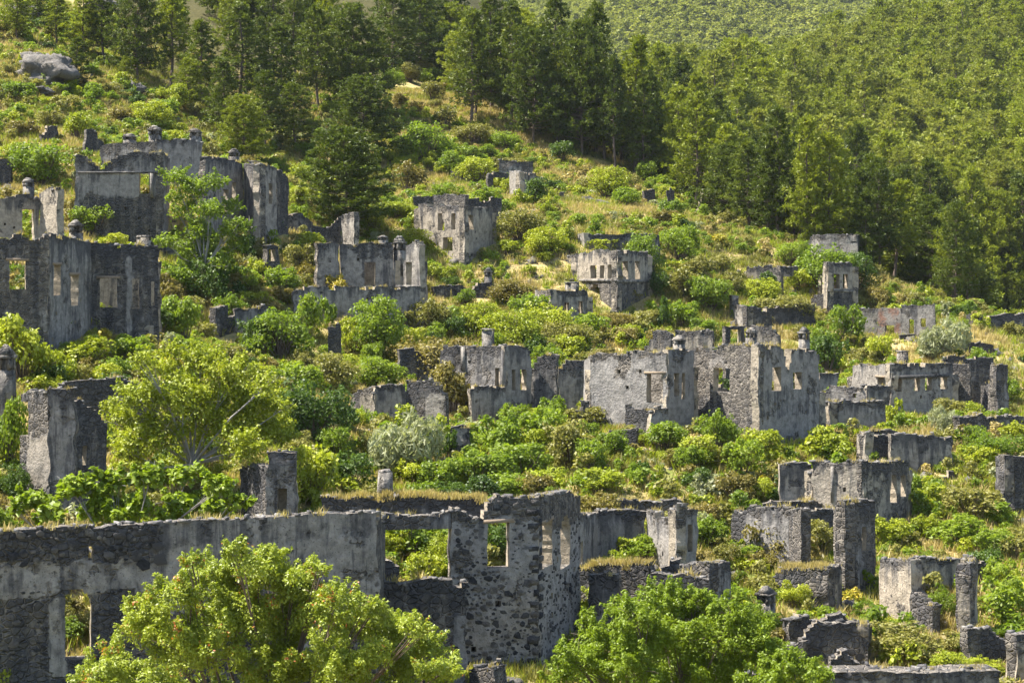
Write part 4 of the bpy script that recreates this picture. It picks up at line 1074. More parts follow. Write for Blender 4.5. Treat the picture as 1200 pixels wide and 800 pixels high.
ruin("pale low wall running downhill in the grass right of the thin stone pillar", "pale downhill wall",
     [dict(a=(682, 205), b=(711, 200), top=[(682, 229), (695, 233), (711, 239)], op=[], vb=243, style=(0.2, 0.15, 0.2), rough=0.2)], name="ruined_wall")

# ------------------------------------------------------------------ stones one can pick out on the main house and the dark front wall
def wall_stones(wall, parent, n_big, smin, smax, seed, region=None, dens_small=14, max_small=2600):
    r = np.random.default_rng(seed)
    placed = []
    zt = float(wall.height(np.linspace(0, wall.L, 40)).max())
    def ok(s, z, rad):
        if s < rad or s > wall.L - rad: return False
        if z > float(wall.height(np.array([s]))[0]) - rad * 0.9 or z < wall.base + 0.9: return False
        for o in wall.ops:
            if o[0] - rad < s < o[1] + rad and o[2] - rad < z < o[3] + rad: return False
        if region and not region(s, z): return False
        for (ps, pz, pr) in placed:
            if (ps - s) ** 2 + ((pz - z) * 1.25) ** 2 < (pr + rad) ** 2 * 0.92: return False
        return True
    def stone(mb, s, z, a, b, sides, prow):
        ang = np.sort(r.random(sides) * 0.5 + np.arange(sides)) * 2 * math.pi / sides
        rad = 1 + (r.random(sides) - 0.5) * 0.55
        sq = 1 / np.maximum(np.abs(np.cos(ang)), np.abs(np.sin(ang))) ** 0.55
        pts = []
        for off, k in ((-0.06, 1.0), (prow * 0.75, 0.98), (prow, 0.84)):
            for t, q, w in zip(ang, rad, sq):
                pts.append(wall.pt(s + math.cos(t) * a * q * w * k, z + math.sin(t) * b * q * w * k, off + (r.random() - 0.5) * 0.012))
        pts.append(wall.pt(s, z, prow * 1.05))
        Q = [(i * sides + j, i * sides + (j + 1) % sides, (i + 1) * sides + (j + 1) % sides, (i + 1) * sides + j) for i in (0, 1) for j in range(sides)]
        T = [(2 * sides + j, 2 * sides + (j + 1) % sides, 3 * sides) for j in range(sides)]
        mb.add(pts, Q, T, (r.random(), 0, 0, 1))
    k = 0; tries = 0
    while k < n_big and tries < n_big * 60:
        tries += 1
        a = r.uniform(smin, smax); b = a * r.uniform(0.55, 0.95)
        s, z = r.uniform(0, wall.L), r.uniform(wall.base + 0.9, zt)
        if not ok(s, z, a): continue
        placed.append((s, z, a)); k += 1
        mb = MB(); stone(mb, s, z, a, b, 6, r.uniform(0.02, 0.06))
        link("stone", mb.mesh("stone", [M_dark_stone], "wl"), parent)
    mb = MB(); m = 0; tries = 0
    grid = {}
    for p in placed: grid.setdefault((int(p[0] / 0.5), int(p[1] / 0.5)), []).append(p)
    big = placed
    want = int(min(max_small, dens_small * wall.L * (zt - wall.base - 0.9)))
    while m < want and tries < want * 5:
        tries += 1
        a = r.uniform(0.045, 0.12); b = a * r.uniform(0.45, 0.9)
        s, z = r.uniform(0, wall.L), r.uniform(wall.base + 0.9, zt)
        near = [q for i in (-1, 0, 1) for j in (-1, 0, 1) for q in grid.get((int(s / 0.5) + i, int(z / 0.5) + j), ())]
        placed = near
        if not ok(s, z, a): continue
        grid.setdefault((int(s / 0.5), int(z / 0.5)), []).append((s, z, a)); m += 1
        stone(mb, s, z, a, b, 5, r.uniform(0.015, 0.045))
    if m: link("small_stones", mb.mesh("small_stones", [M_dark_stone], "wl"), parent, kind='stuff')

def quoins(wall, parent, s_at, z0, z1, seed, sgn=1):
    """squared dark corner stones, one above another"""
    r = np.random.default_rng(seed)
    z = z0
    i = 0
    while z < z1:
        h = r.uniform(0.2, 0.34); w = r.uniform(0.32, 0.55) if i % 2 else r.uniform(0.22, 0.36)
        mb = MB()
        p = box_pts((0, 0, 0), (w / 2, 0, 0), (0, 0.1, 0), (0, 0, h / 2 - 0.02)) + (r.random((8, 3)) - 0.5) * 0.05
        q = np.array([wall.pt(s_at + sgn * (w / 2) + a, z + h / 2 + c, b - 0.03) for a, b, c in p])
        mb.add(q, BOXQ, (), (r.random() * 0.45, 0, 0, 1))
        link("quoin_stone", mb.mesh("quoin_stone", [M_dark_stone], "wl"), parent)
        z += h + r.uniform(0.02, 0.25); i += 1

first_new = len(main_root.children)
wall_stones(main_W[0], main_root, 105, 0.10, 0.21, 5, dens_small=17)
wall_stones(main_W[1], main_root, 60, 0.08, 0.16, 6, dens_small=6)
quoins(main_W[0], main_root, main_W[0].L, -16.5, -9.4, 3, -1)
quoins(main_W[1], main_root, 0.0, -16.5, -9.6, 4, 1)
rebase(main_root, tuple(main_root.location))

front_root = [o for o in C.objects if o.get("label", "").startswith("long dark front wall")][0]
FRONT_W = FRONT_WALLS[0]
def dark_region(s, z):
    u, v = project(*FRONT_W.pt(s, z))
    return (v < 662 and u < 188) or (v > 690 and u < 440 and not (58 < u < 110))
wall_stones(FRONT_W, front_root, 95, 0.12, 0.24, 9, dark_region, dens_small=9, max_small=900)
rebase(front_root, tuple(front_root.location))

# ------------------------------------------------------------------ foliage meshes
def leaves(centers, radii, n, L, W, r, shell=0.45, up=0.35, flat=1.0, bottom=-0.55, droop=0.0):
    """n leaf blades on and inside overlapping blobs; returns verts, quads, tint"""
    centers = np.asarray(centers, float); radii = np.asarray(radii, float)
    pr = radii ** 2.2; pr /= pr.sum()
    b = r.choice(len(centers), n, p=pr)
    d = r.normal(size=(n, 3)); d /= np.linalg.norm(d, axis=1, keepdims=True)
    low = d[:, 2] < bottom
    d[low, 2] *= -1
    rr = 1 - shell * r.random(n) ** 1.6
    jit = 1 + 0.22 * vnoise(d[:, 0] * 3 + b * 7.1, d[:, 1] * 3, d[:, 2] * 3 + b)
    p = centers[b] + d * (radii[b] * rr * jit)[:, None] * np.array([1, 1, flat])
    nrm = d * 0.55 + np.array([0, 0, up]) + r.normal(size=(n, 3)) * 0.55
    nrm /= np.linalg.norm(nrm, axis=1, keepdims=True)
    t = np.cross(nrm, r.normal(size=(n, 3))); t[:, 2] -= droop; t /= np.linalg.norm(t, axis=1, keepdims=True) + 1e-9
    bi = np.cross(nrm, t)
    sc = r.uniform(0.65, 1.35, n)[:, None]
    l, w = t * L * sc / 2, bi * W * sc / 2
    fold = nrm * (W * 0.22 * sc)
    V = np.stack([p - l, p + w * 1.0 + fold - l * 0.1, p + l, p - w * 1.0 + fold - l * 0.1], 1).reshape(-1, 3)
    tint = np.repeat(np.clip(r.normal(0.5, 0.22, n) + 0.0, 0, 1), 4)
    return V, tint

def foliage_mesh(name, V, tint, mat, stems=None, stem_mat=None, accent=None):
    n = len(V)
    q = np.arange(n).reshape(-1, 4)
    mi = np.zeros(len(q), int)
    mats = [mat]
    if stems is not None and stems.n:
        sv = np.concatenate(stems.v); sq = np.concatenate(stems.q)
        V = np.concatenate([V, sv]); q = np.concatenate([q, sq + n]); tint = np.concatenate([tint, np.full(len(sv), 0.5)])
        mi = np.concatenate([mi, np.ones(len(sq), int)]); mats.append(stem_mat)
    at = {"tint": ('FLOAT', tint)}
    if accent is not None:
        at["accent"] = ('FLOAT', np.concatenate([accent, np.zeros(len(V) - len(accent))]))
    return mesh_np(name, V, q, None, mats, mi, at)

def bush_shape(r, w, h, nb, stem=True):
    """blob centres of a domed shrub w wide and h tall, base at the origin"""
    cs, rs = [], []
    for i in range(nb):
        a = r.random() * 2 * math.pi
        q = math.sqrt(r.random()) * 0.40 * w
        zz = r.uniform(0.22, 0.80) * h * (1 - 0.5 * (q / (0.5 * w)) ** 2)
        k = r.uniform(0.11, 0.25) * w * (0.8 if zz > 0.6 * h else 1)
        cs.append((math.cos(a) * q, math.sin(a) * q, max(zz, k * 0.7))); rs.append(k)
    for i in range(nb * 2):      # ragged shoots past the lobes
        j = r.integers(0, nb)
        d = r.normal(size=3); d[2] = abs(d[2]) * 0.9 + 0.1; d /= np.linalg.norm(d)
        cs.append(np.array(cs[j]) + d * rs[j] * r.uniform(0.8, 1.25)); rs.append(rs[j] * r.uniform(0.18, 0.42))
    cs = np.array(cs); rs = np.array(rs)
    top = (cs[:, 2] + rs).max(); cs[:, 2] *= h / top; 
    mb = MB()
    if stem:
        for c, k in zip(cs, rs):
            if r.random() < 0.75:
                base = np.array([c[0] * 0.12, c[1] * 0.12, -0.3])
                mid = np.array([c[0] * 0.5, c[1] * 0.5, c[2] * 0.45])
                tube(mb, [base, mid, c * np.array([1, 1, 1.0])], [0.035 * w / 3, 0.022 * w / 3, 0.008 * w / 3], 4)
    return cs, rs, mb

BUSH = {}      # (size class, variant) -> mesh
for size, (w, h, nb, n, L) in {'small': (1.5, 1.15, 8, 700, 0.17), 'medium': (3.0, 2.4, 16, 2300, 0.20), 'large': (5.0, 4.2, 28, 5200, 0.24)}.items():
    for k in range(4):
        r = np.random.default_rng(len(size) * 31 + k)
        cs, rs, mb = bush_shape(r, w, h, nb)
        V, t = leaves(cs, rs, n, L, L * 0.6, r)
        BUSH[size, k] = foliage_mesh("shrub_" + size, V, t, LEAF['green'], mb, M_bark)
CLASS = {'small': (1.5, 1.15), 'medium': (3.0, 2.4), 'large': (5.0, 4.2)}
# the same on a shorter leaf for bushes close to the camera
BUSH_NEAR = {}
for k in range(3):
    r = np.random.default_rng(90 + k)
    cs, rs, mb = bush_shape(r, 3.0, 2.4, 22)
    V, t = leaves(cs, rs * 0.85, 5200, 0.13, 0.075, r)
    BUSH_NEAR[k] = foliage_mesh("shrub_near", V, t, LEAF['green'], mb, M_bark)
# willow-leaved silver bush and feathery broom-like shrub
def wispy_mesh(seed, w, h, n, L):
    r = np.random.default_rng(seed)
    cs, rs, mb = bush_shape(r, w, h, 16)
    V, t = leaves(cs, rs, n, L, L * 0.22, r, up=0.1, droop=-0.8)
    return foliage_mesh("shrub_wispy", V, t, LEAF['silver'], mb, M_grey_bark)
WISPY = {k: wispy_mesh(300 + k, 3.0, 2.6, 3600, 0.34) for k in range(2)}

# ------------------------------------------------------------------ labels that single out each plant
WORDS = {'lime': 'bright yellow-green', 'green': 'fresh green', 'dark': 'dark green', 'olive': 'olive-green', 'dull': 'dull brownish-green', 'silver': 'silvery grey-green', 'yellow': 'yellow-flowering'}
PENDING = []
def relation(u, v, near=None):
    best, bd = None, 1e9
    for (u0, v0, u1, v1, s) in LANDMARKS:
        du = max(u0 - u, 0, u - u1); dv = max(v0 - v, 0, v - v1)
        d = math.hypot(du, dv) + 0.15 * math.hypot(u - (u0 + u1) / 2, v - (v0 + v1) / 2)
        if d < bd: bd, best = d, (u0, v0, u1, v1, s, du, dv)
    u0, v0, u1, v1, s, du, dv = best
    far = 'well ' if bd > 70 else ''
    if du > dv: return f"{far}left of the {s}" if u < u0 else f"{far}right of the {s}"
    if dv > 0: return (f"uphill of the {s}" if v < v0 else f"below the {s}")
    return f"in front of the {s}"
def want_label(o, head, u, v): PENDING.append((o, head, relation(u, v), u))
def settle_labels():
    by = {}
    for o, h, rel, u in PENDING: by.setdefault((h, rel), []).append((u, o))
    ordn = ['first', 'second', 'third', 'fourth', 'fifth', 'sixth', 'seventh', 'eighth', 'ninth', 'tenth', 'eleventh', 'twelfth']
    for (h, rel), lst in by.items():
        lst.sort(key=lambda x: x[0])
        h = h.replace("rounded ", "") if len((h + " " + rel).split()) > 12 else h; rel = rel.replace("well ", "") if len((h + " " + rel).split()) > 13 else rel
        for i, (u, o) in enumerate(lst):
            o["label"] = f"{h} {rel}" if len(lst) == 1 else (f"{h} {rel}, {ordn[i]} from left" if i < 12 else f"{h} {rel}, furthest along")

SHRUBS = []
def put_shrub(u, vb, wpx, hpx, kind, form=None, exact=False, rr=random.Random(3)):
    x, y, z = raycast(u, vb)
    w, h = wpx / F * y, hpx / F * y
    size = 'small' if w < 1.9 else ('medium' if w < 3.9 else 'large')
    k = rr.randrange(4)
    if form == 'wispy': me, bw, bh = WISPY[k % 2], 3.0, 2.6
    elif y < 92: me, bw, bh = BUSH_NEAR[k % 3], 3.0, 2.4
    else: me, (bw, bh) = BUSH[size, k], CLASS[size]
    o = link("bush" if w > 2.2 else "shrub", me)
    o.location = (x, y, z - 0.05)
    o.scale = (w / bw, w / bw * rr.uniform(0.85, 1.05), h / bh)
    o.rotation_euler = (0, 0, rr.uniform(0, 6.28))
    sl = o.material_slots[0]; sl.link = 'OBJECT'; sl.material = LEAF[kind]
    o["category"] = "bush"; o["group"] = "bushes between the ruins"; o["kind"] = "thing"
    sz = 'small' if wpx < 26 else ('medium' if wpx < 50 else 'large')
    fm = {'wispy': 'feathery', None: ('tall' if hpx > wpx * 1.05 else ('low spreading' if hpx < wpx * 0.55 else 'rounded'))}[form]
    want_label(o, f"{sz} {fm} {WORDS[kind]} bush", u, vb - hpx * 0.5)
    SHRUBS.append((u, vb, wpx, hpx, y))
    return o

# bushes read off the photograph: centre column, base row, width, height, kind
MANUAL = [
 # top left slope
 (45, 95, 40, 22, 'olive'), (20, 118, 40, 24, 'green'), (75, 130, 36, 20, 'olive'), (110, 120, 34, 26, 'green'), (140, 105, 30, 22, 'lime'), (175, 150, 52, 34, 'lime'), (195, 140, 40, 26, 'green'),
 (60, 150, 36, 22, 'olive'), (30, 160, 40, 20, 'dull'), (140, 145, 36, 22, 'dull'), (205, 130, 36, 34, 'lime'), (50, 218, 72, 56, 'green'), (20, 200, 44, 34, 'lime'), (90, 165, 40, 36, 'lime'),
 (88, 262, 40, 34, 'dull'), (112, 275, 60, 40, 'green'), (80, 300, 44, 20, 'lime'), (20, 282, 44, 26, 'lime'), (165, 275, 30, 32, 'yellow'), (130, 295, 40, 24, 'lime'), (5, 262, 30, 30, 'green'),
 (458, 102, 34, 24, 'green'), (478, 96, 36, 24, 'olive'), (500, 100, 34, 22, 'green'), (490, 90, 40, 20, 'olive'), (35, 108, 34, 18, 'olive'), (70, 112, 26, 16, 'green'),
 # around the pale fig and below
 (240, 352, 60, 52, 'dark'), (206, 346, 44, 44, 'green'), (272, 346, 40, 36, 'green'),
 (225, 330, 40, 42, 'green'), (205, 345, 44, 34, 'green'), (255, 330, 40, 30, 'lime'), (195, 390, 46, 46, 'green'), (215, 405, 50, 60, 'green'), (285, 345, 46, 34, 'green'), (300, 330, 40, 30, 'lime'), (240, 310, 34, 28, 'dark'),
 (330, 345, 48, 36, 'green'), (355, 318, 42, 34, 'olive'), (315, 305, 30, 20, 'yellow'), (360, 290, 44, 20, 'lime'), (345, 240, 34, 24, 'lime'), (350, 262, 24, 24, 'green'), (300, 365, 50, 26, 'lime'),
 (270, 380, 40, 40, 'green'), (245, 355, 36, 30, 'green'), (330, 420, 74, 62, 'green'), (300, 412, 54, 44, 'dark'), (360, 400, 40, 60, 'green'), (395, 352, 34, 34, 'yellow'), (382, 385, 26, 40, 'green'), (375, 345, 18, 26, 'olive'),
 (438, 418, 72, 74, 'green'), (412, 415, 40, 46, 'lime'), (470, 410, 30, 30, 'dark'),
 # left, over the front wall
 (25, 452, 76, 88, 'lime'), (70, 455, 60, 48, 'lime'), (10, 560, 46, 100, 'green'), (20, 590, 50, 50, 'dark'), (100, 430, 70, 40, 'lime'), (150, 425, 60, 36, 'green'), (50, 465, 50, 30, 'lime'),
 (265, 435, 46, 34, 'olive'), (345, 470, 60, 48, 'green'), (390, 460, 66, 50, 'olive'), (300, 455, 50, 34, 'lime'), (365, 520, 84, 84, 'dark'), (320, 500, 60, 50, 'lime'), (400, 505, 50, 40, 'dark'),
 (360, 590, 80, 72, 'lime'), (345, 560, 60, 50, 'olive'), (405, 575, 64, 48, 'dark'), (395, 540, 52, 44, 'green'), (370, 600, 40, 34, 'lime'),
 (440, 455, 66, 40, 'green'), (505, 440, 100, 50, 'dull'), (530, 490, 56, 70, 'dull'), (485, 495, 36, 46, 'green'), (548, 455, 34, 28, 'green'), (500, 545, 34, 54, 'green'), (520, 540, 30, 40, 'dark'), (545, 540, 30, 46, 'green'),
 (490, 415, 34, 34, 'lime'), (475, 385, 24, 24, 'olive'), (505, 390, 44, 44, 'olive'), (465, 405, 44, 24, 'dark'),
 (590, 540, 70, 60, 'green'), (635, 530, 60, 56, 'green'), (615, 565, 76, 50, 'green'), (665, 545, 66, 56, 'olive'), (560, 575, 80, 50, 'green'), (520, 580, 60, 46, 'green'), (480, 570, 60, 36, 'lime'), (690, 560, 54, 48, 'green'),
 (650, 480, 44, 60, 'dark'), (635, 470, 34, 50, 'dark'), (685, 505, 50, 32, 'olive'), (600, 500, 50, 30, 'green'), (640, 585, 70, 40, 'lime'), (700, 580, 60, 34, 'lime'), (720, 535, 46, 34, 'green'), (590, 590, 60, 38, 'green'), 
 (570, 450, 30, 26, 'green'), (500, 600, 50, 30, 'lime'), (440, 540, 40, 40, 'olive'),
 # middle
 (600, 410, 70, 50, 'lime'), (560, 395, 60, 44, 'lime'), (640, 400, 60, 50, 'lime'), (545, 360, 26, 24, 'green'), (600, 355, 60, 30, 'dull'), (665, 410, 70, 36, 'olive'), (690, 400, 50, 36, 'green'), (620, 385, 50, 44, 'green'), (660, 420, 50, 30, 'lime'),
 (630, 240, 36, 34, 'dark'), (560, 215, 44, 34, 'lime'), (530, 205, 40, 30, 'green'), (590, 255, 34, 22, 'green'), (610, 285, 60, 44, 'olive'), (640, 300, 54, 36, 'lime'), (570, 245, 34, 30, 'green'), (600, 225, 26, 20, 'lime'), 
 (500, 190, 66, 50, 'green'), (478, 225, 40, 40, 'dull'), (520, 150, 34, 28, 'olive'), (505, 118, 30, 24, 'olive'), (555, 170, 50, 28, 'olive'), (590, 175, 44, 24, 'green'), (460, 255, 60, 20, 'lime'), (440, 270, 44, 22, 'lime'), (480, 290, 50, 24, 'lime'), (460, 310, 40, 24, 'lime'),
 (712, 233, 50, 40, 'lime'), (735, 243, 42, 26, 'green'), (700, 225, 40, 26, 'olive'), (756, 215, 26, 28, 'green'), (660, 190, 36, 26, 'dark'), (775, 225, 34, 22, 'green'), (755, 325, 50, 56, 'green'), (795, 305, 50, 44, 'green'), (790, 262, 34, 30, 'green'),
 (710, 295, 46, 16, 'lime'), (733, 293, 24, 12, 'lime'), (820, 330, 46, 34, 'olive'), (800, 350, 50, 40, 'olive'), (830, 362, 60, 42, 'green'), (845, 320, 44, 24, 'olive'), (800, 385, 46, 36, 'green'), (770, 350, 26, 34, 'dark'), (820, 395, 40, 24, 'green'), (860, 345, 30, 30, 'olive'),
 (775, 385, 24, 40, 'dark'), (735, 400, 34, 22, 'lime'), (715, 385, 60, 20, 'dull'), (760, 385, 40, 24, 'olive'), (690, 385, 30, 20, 'lime'),
 (965, 340, 84, 58, 'green'), (1000, 345, 54, 54, 'dark'), (930, 315, 50, 36, 'green'), (920, 375, 74, 32, 'olive'), (890, 352, 50, 28, 'lime'), (935, 340, 40, 26, 'lime'), (870, 375, 30, 20, 'green'), (900, 340, 26, 24, 'dark'), 
 (995, 410, 44, 56, 'green'), (1035, 425, 44, 34, 'lime'), (970, 440, 50, 50, 'dark'), (960, 415, 36, 34, 'green'), (1010, 425, 30, 20, 'olive'), (1150, 385, 24, 20, 'lime'), (1185, 395, 30, 20, 'olive'), (1175, 380, 20, 20, 'lime'),
 (850, 398, 16, 24, 'lime'), (777, 405, 22, 24, 'lime'), (1005, 380, 20, 24, 'green'),
 # right slope
 (1095, 485, 40, 46, 'green'), (1110, 500, 46, 36, 'olive'), (1050, 500, 26, 36, 'lime'), (1065, 502, 34, 20, 'lime'), (1128, 470, 40, 40, 'olive'), (1150, 445, 40, 40, 'green'), (1180, 470, 40, 36, 'green'), (1140, 530, 36, 34, 'green'), (1165, 540, 76, 38, 'green'), (1190, 520, 40, 30, 'lime'),
 (975, 540, 62, 44, 'lime'), (1000, 530, 34, 34, 'lime'), (1030, 540, 24, 26, 'yellow'), (1070, 585, 30, 36, 'green'), (1085, 610, 36, 34, 'green'), (1140, 610, 76, 42, 'olive'), (1120, 640, 70, 40, 'green'), (1160, 650, 50, 34, 'green'), (1100, 590, 30, 24, 'lime'), (1030, 560, 30, 22, 'lime'),
 (870, 560, 50, 50, 'green'), (840, 530, 44, 54, 'green'), (860, 590, 50, 40, 'dull'), (815, 575, 40, 30, 'dark'), (890, 540, 60, 40, 'lime'), (885, 590, 40, 34, 'lime'), (780, 530, 60, 40, 'green'), (755, 540, 20, 18, 'lime'), (800, 545, 40, 24, 'olive'), (735, 500, 36, 36, 'green'), (760, 500, 30, 22, 'lime'), (880, 487, 18, 18, 'lime'), 
 (755, 655, 50, 30, 'green'), (735, 650, 34, 24, 'lime'), (775, 640, 30, 30, 'green'), (900, 655, 60, 50, 'dull'), (960, 650, 54, 44, 'olive'), (830, 640, 44, 40, 'green'), (1040, 640, 50, 36, 'lime'), (1025, 640, 24, 40, 'lime'), (1010, 690, 40, 30, 'green'), (860, 650, 40, 24, 'lime'), 
 (1105, 725, 40, 44, 'green'), (1090, 740, 40, 30, 'dull'), (1180, 730, 70, 60, 'green'), (1170, 690, 50, 40, 'green'), (1190, 660, 40, 34, 'olive'), (1060, 775, 110, 50, 'olive'), (1130, 770, 60, 40, 'olive'), (1110, 792, 70, 34, 'lime'), (1150, 792, 60, 26, 'lime'), (1025, 750, 44, 36, 'lime'), (1040, 720, 30, 24, 'olive'),
 (930, 710, 44, 34, 'lime'), (900, 700, 40, 30, 'olive'), (880, 740, 60, 40, 'green'), (560, 770, 40, 54, 'green'), (590, 770, 44, 30, 'olive'), (480, 660, 90, 60, 'green'), (520, 675, 70, 56, 'lime'), (585, 665, 60, 56, 'dark'), (450, 640, 44, 40, 'green'), (700, 735, 60, 50, 'lime'), (720, 680, 36, 40, 'lime'), (705, 705, 30, 34, 'green'),
 (1060, 560, 20, 18, 'olive'), (1030, 555, 24, 28, 'green'), (940, 580, 16, 30, 'green'), (820, 600, 30, 24, 'lime'), (850, 620, 36, 22, 'olive'),
]
for m in MANUAL: put_shrub(*m)
put_shrub(468, 560, 86, 84, 'silver', 'wispy')
put_shrub(1100, 425, 62, 56, 'silver', 'wispy')
put_shrub(1108, 510, 36, 38, 'silver', 'wispy')
put_shrub(25, 802, 84, 66, 'silver', 'wispy')

# ------------------------------------------------------------------ broadleaf trees in front
def limb_tree(root_name, label, base, blobs, nleaf, L, W, mat, bark, group=None, seed=0, trunk_r=0.18, accent=False, cat="tree", **kw):
    """blobs: crown lobes in world space (x, y, z, radius)"""
    r = np.random.default_rng(seed)
    root = link(root_name, None); root.location = base
    tag(root, label, cat, group, 'thing')
    B = np.array(blobs, float)
    b0 = np.array(base, float)
    cen = B[:, :3].mean(0)
    mb = MB(); br = MB()
    fork = b0 + (cen - b0) * 0.38
    tube(mb, [b0 + (0, 0, -0.4), b0 + (fork - b0) * 0.5 + r.normal(0, 0.12, 3), fork], [trunk_r * 1.3, trunk_r, trunk_r * 0.8], 8)
    for i in range(len(B)):
        c = B[i, :3]
        mid = fork + (c - fork) * 0.55 + r.normal(0, 0.25, 3)
        tube(br, [fork, mid, c], [trunk_r * 0.5, trunk_r * 0.3, trunk_r * 0.1], 5)
        for j in range(5):
            d = r.normal(size=3); d[2] = abs(d[2]) * 0.6; d /= np.linalg.norm(d)
            tube(br, [mid + (c - mid) * r.random(), c + d * B[i, 3] * 0.5 + r.normal(0, 0.05, 3), c + d * B[i, 3] * 0.95], [trunk_r * 0.14, trunk_r * 0.09, 0.008], 4)
    # smaller twig clumps on each lobe give the crown a broken outline
    cs, rs = [], []
    for q in range(kw.get('fill', 0)):
        i, j = r.integers(0, len(B), 2); t_ = r.random()
        cs.append(B[i, :3] * (1 - t_) + B[j, :3] * t_); rs.append(0.5 * (B[i, 3] + B[j, 3]) * 0.6)
    for x, y, z, k in B:
        cs.append((x, y, z)); rs.append(k * kw.get('core', 0.62))
        for j in range(kw.get('sub', 16)):
            d = r.normal(size=3); d[2] = abs(d[2]) * 0.9 - 0.2; d /= np.linalg.norm(d)
            q0 = np.array((x, y, z)) + d * k * r.uniform(0.45, 0.8); g = d * 0.6 + np.array([0, 0, 0.5]) + r.normal(0, 0.25, 3); g /= np.linalg.norm(g)
            for st in range(3):
                cs.append(q0 + g * k * 0.2 * st); rs.append(k * r.uniform(0.16, 0.26) * (1 - 0.24 * st))
    V, t = leaves(cs, rs, nleaf, L, W, r, shell=kw.get('shell', 0.6), up=kw.get('up', 0.45))
    acc = np.repeat(r.random(len(V) // 4), 4) if accent else None
    if accent:   # red young tips gather in patches
        q = vnoise(V[::4, 0] * 2.2, V[::4, 1] * 2.2, V[::4, 2] * 2.2)
        acc = np.repeat(np.clip(r.random(len(V) // 4) * 0.55 + 0.5 * (q * 0.5 + 0.5) + 0.08, 0, 1), 4)
    o1 = link("trunk", mb.mesh("trunk", [bark]), root); o2 = link("branches", br.mesh("branches", [bark]), root, kind='stuff')
    o3 = link("crown", foliage_mesh("crown", V, t, mat, None, None, acc), root)
    rebase(root, tuple(base))
    LANDMARKS_T.append(label)
    return root
LANDMARKS_T = []
def crown_px(lst, Y, r, depth=1.0):
    """crown lobes from their direction and size, spread in depth about distance Y"""
    out = []
    for (u, v, rad) in lst:
        y = Y + r.uniform(-depth, depth)
        x, _, z = world_pt(u, v, y)
        out.append((x, y, z, rad / F * y))
    return out
rb = np.random.default_rng(21)
gz = lambda u, Y: (float((u - 600) / F * Y), float(Y), float(terrain((u - 600) / F * Y, Y)))
T1 = [(245, 680, 38), (300, 672, 40), (345, 690, 40), (205, 705, 38), (275, 720, 55), (340, 735, 52), (180, 745, 46), (395, 720, 38), (415, 740, 40), (455, 745, 38), (230, 770, 60), (320, 790, 60), (140, 790, 44),
      (400, 790, 55), (470, 790, 45), (500, 760, 30), (515, 790, 32), (275, 650, 22), (320, 655, 22), (225, 660, 18), (165, 715, 24), (370, 700, 26), (435, 715, 22), (490, 740, 20), (115, 800, 34), (375, 670, 16), (190, 830, 60), (300, 850, 70), (420, 850, 60), (500, 840, 40)]
limb_tree("mastic_tree", "broad yellow-green tree with reddish leaf tips in front of the long dark front wall", gz(310, 55.5), crown_px(T1, 53.0, rb, 1.6), 200000, 0.092, 0.044, LEAF['mastic'], M_bark, "broad-leaved trees in front of the ruins", 31, 0.14, True, fill=24)
T2 = [(790, 712, 34), (745, 725, 36), (835, 725, 36), (700, 752, 36), (790, 755, 55), (870, 750, 40), (680, 780, 34), (740, 785, 50), (830, 790, 55), (905, 778, 38), (935, 790, 32), (655, 795, 22), (765, 695, 18), (815, 700, 18), (720, 715, 18), (860, 725, 20), (890, 740, 20), (665, 765, 18), (960, 795, 22), (900, 810, 40), (700, 815, 44), (800, 830, 60)]
limb_tree("broadleaf_tree", "dense bright lime-green tree in front of the low foundation walls", gz(800, 63.0), crown_px(T2, 62.5, rb, 2.0), 135000, 0.10, 0.05, LEAF['vivid'], M_bark, "broad-leaved trees in front of the ruins", 32, 0.13, fill=10)
F1 = [(40, 590, 26), (85, 575, 28), (130, 568, 28), (175, 562, 28), (215, 560, 26), (255, 572, 26), (280, 590, 20), (60, 605, 24), (110, 600, 30), (160, 598, 34), (210, 598, 32), (250, 600, 26), (20, 598, 16), (140, 620, 34), (200, 625, 34)]
limb_tree("fig_tree", "low fig with big glossy leaves spreading over the long dark front wall", gz(150, 76.0), crown_px(F1, 76, rb, 1.2), 8500, 0.25, 0.18, LEAF['vivid'], M_grey_bark, "fig trees among the ruins", 33, 0.12, sub=5, shell=0.75, up=0.7)
F2 = [(190, 440, 34), (235, 425, 32), (270, 445, 34), (215, 475, 46), (160, 470, 34), (145, 500, 30), (185, 520, 44), (245, 505, 50), (295, 485, 38), (320, 510, 30), (285, 530, 38), (225, 550, 40), (150, 530, 26), (170, 425, 20), (205, 415, 18), (310, 455, 24), (130, 480, 18), (330, 480, 18)]
limb_tree("fig_tree", "tall airy yellow-green fig with bare grey branches right of the dark ruin with cream panel", gz(225, 95.0), crown_px(F2, 95, rb, 2.2), 40000, 0.15, 0.10, LEAF['lime'], M_grey_bark, "fig trees among the ruins", 34, 0.16, sub=12, core=0.75, fill=16, shell=0.8, up=0.55)
F3 = [(205, 210, 22), (225, 225, 24), (250, 215, 18), (215, 250, 26), (245, 250, 24), (270, 245, 18), (235, 275, 24), (265, 275, 18), (220, 292, 24), (250, 300, 24), (275, 290, 20), (232, 310, 20), (262, 312, 18), (195, 285, 18), (285, 270, 16), (200, 235, 12), (280, 262, 12)]
limb_tree("fig_tree", "pale fig tree with many bare grey branches between the stepped ruin and blind-niche house", gz(238, 146.0), crown_px(F3, 146, rb, 1.5), 13000, 0.20, 0.14, LEAF['green'], M_grey_bark, "fig trees among the ruins", 35, 0.16, sub=10, core=0.7, fill=8, shell=0.8)

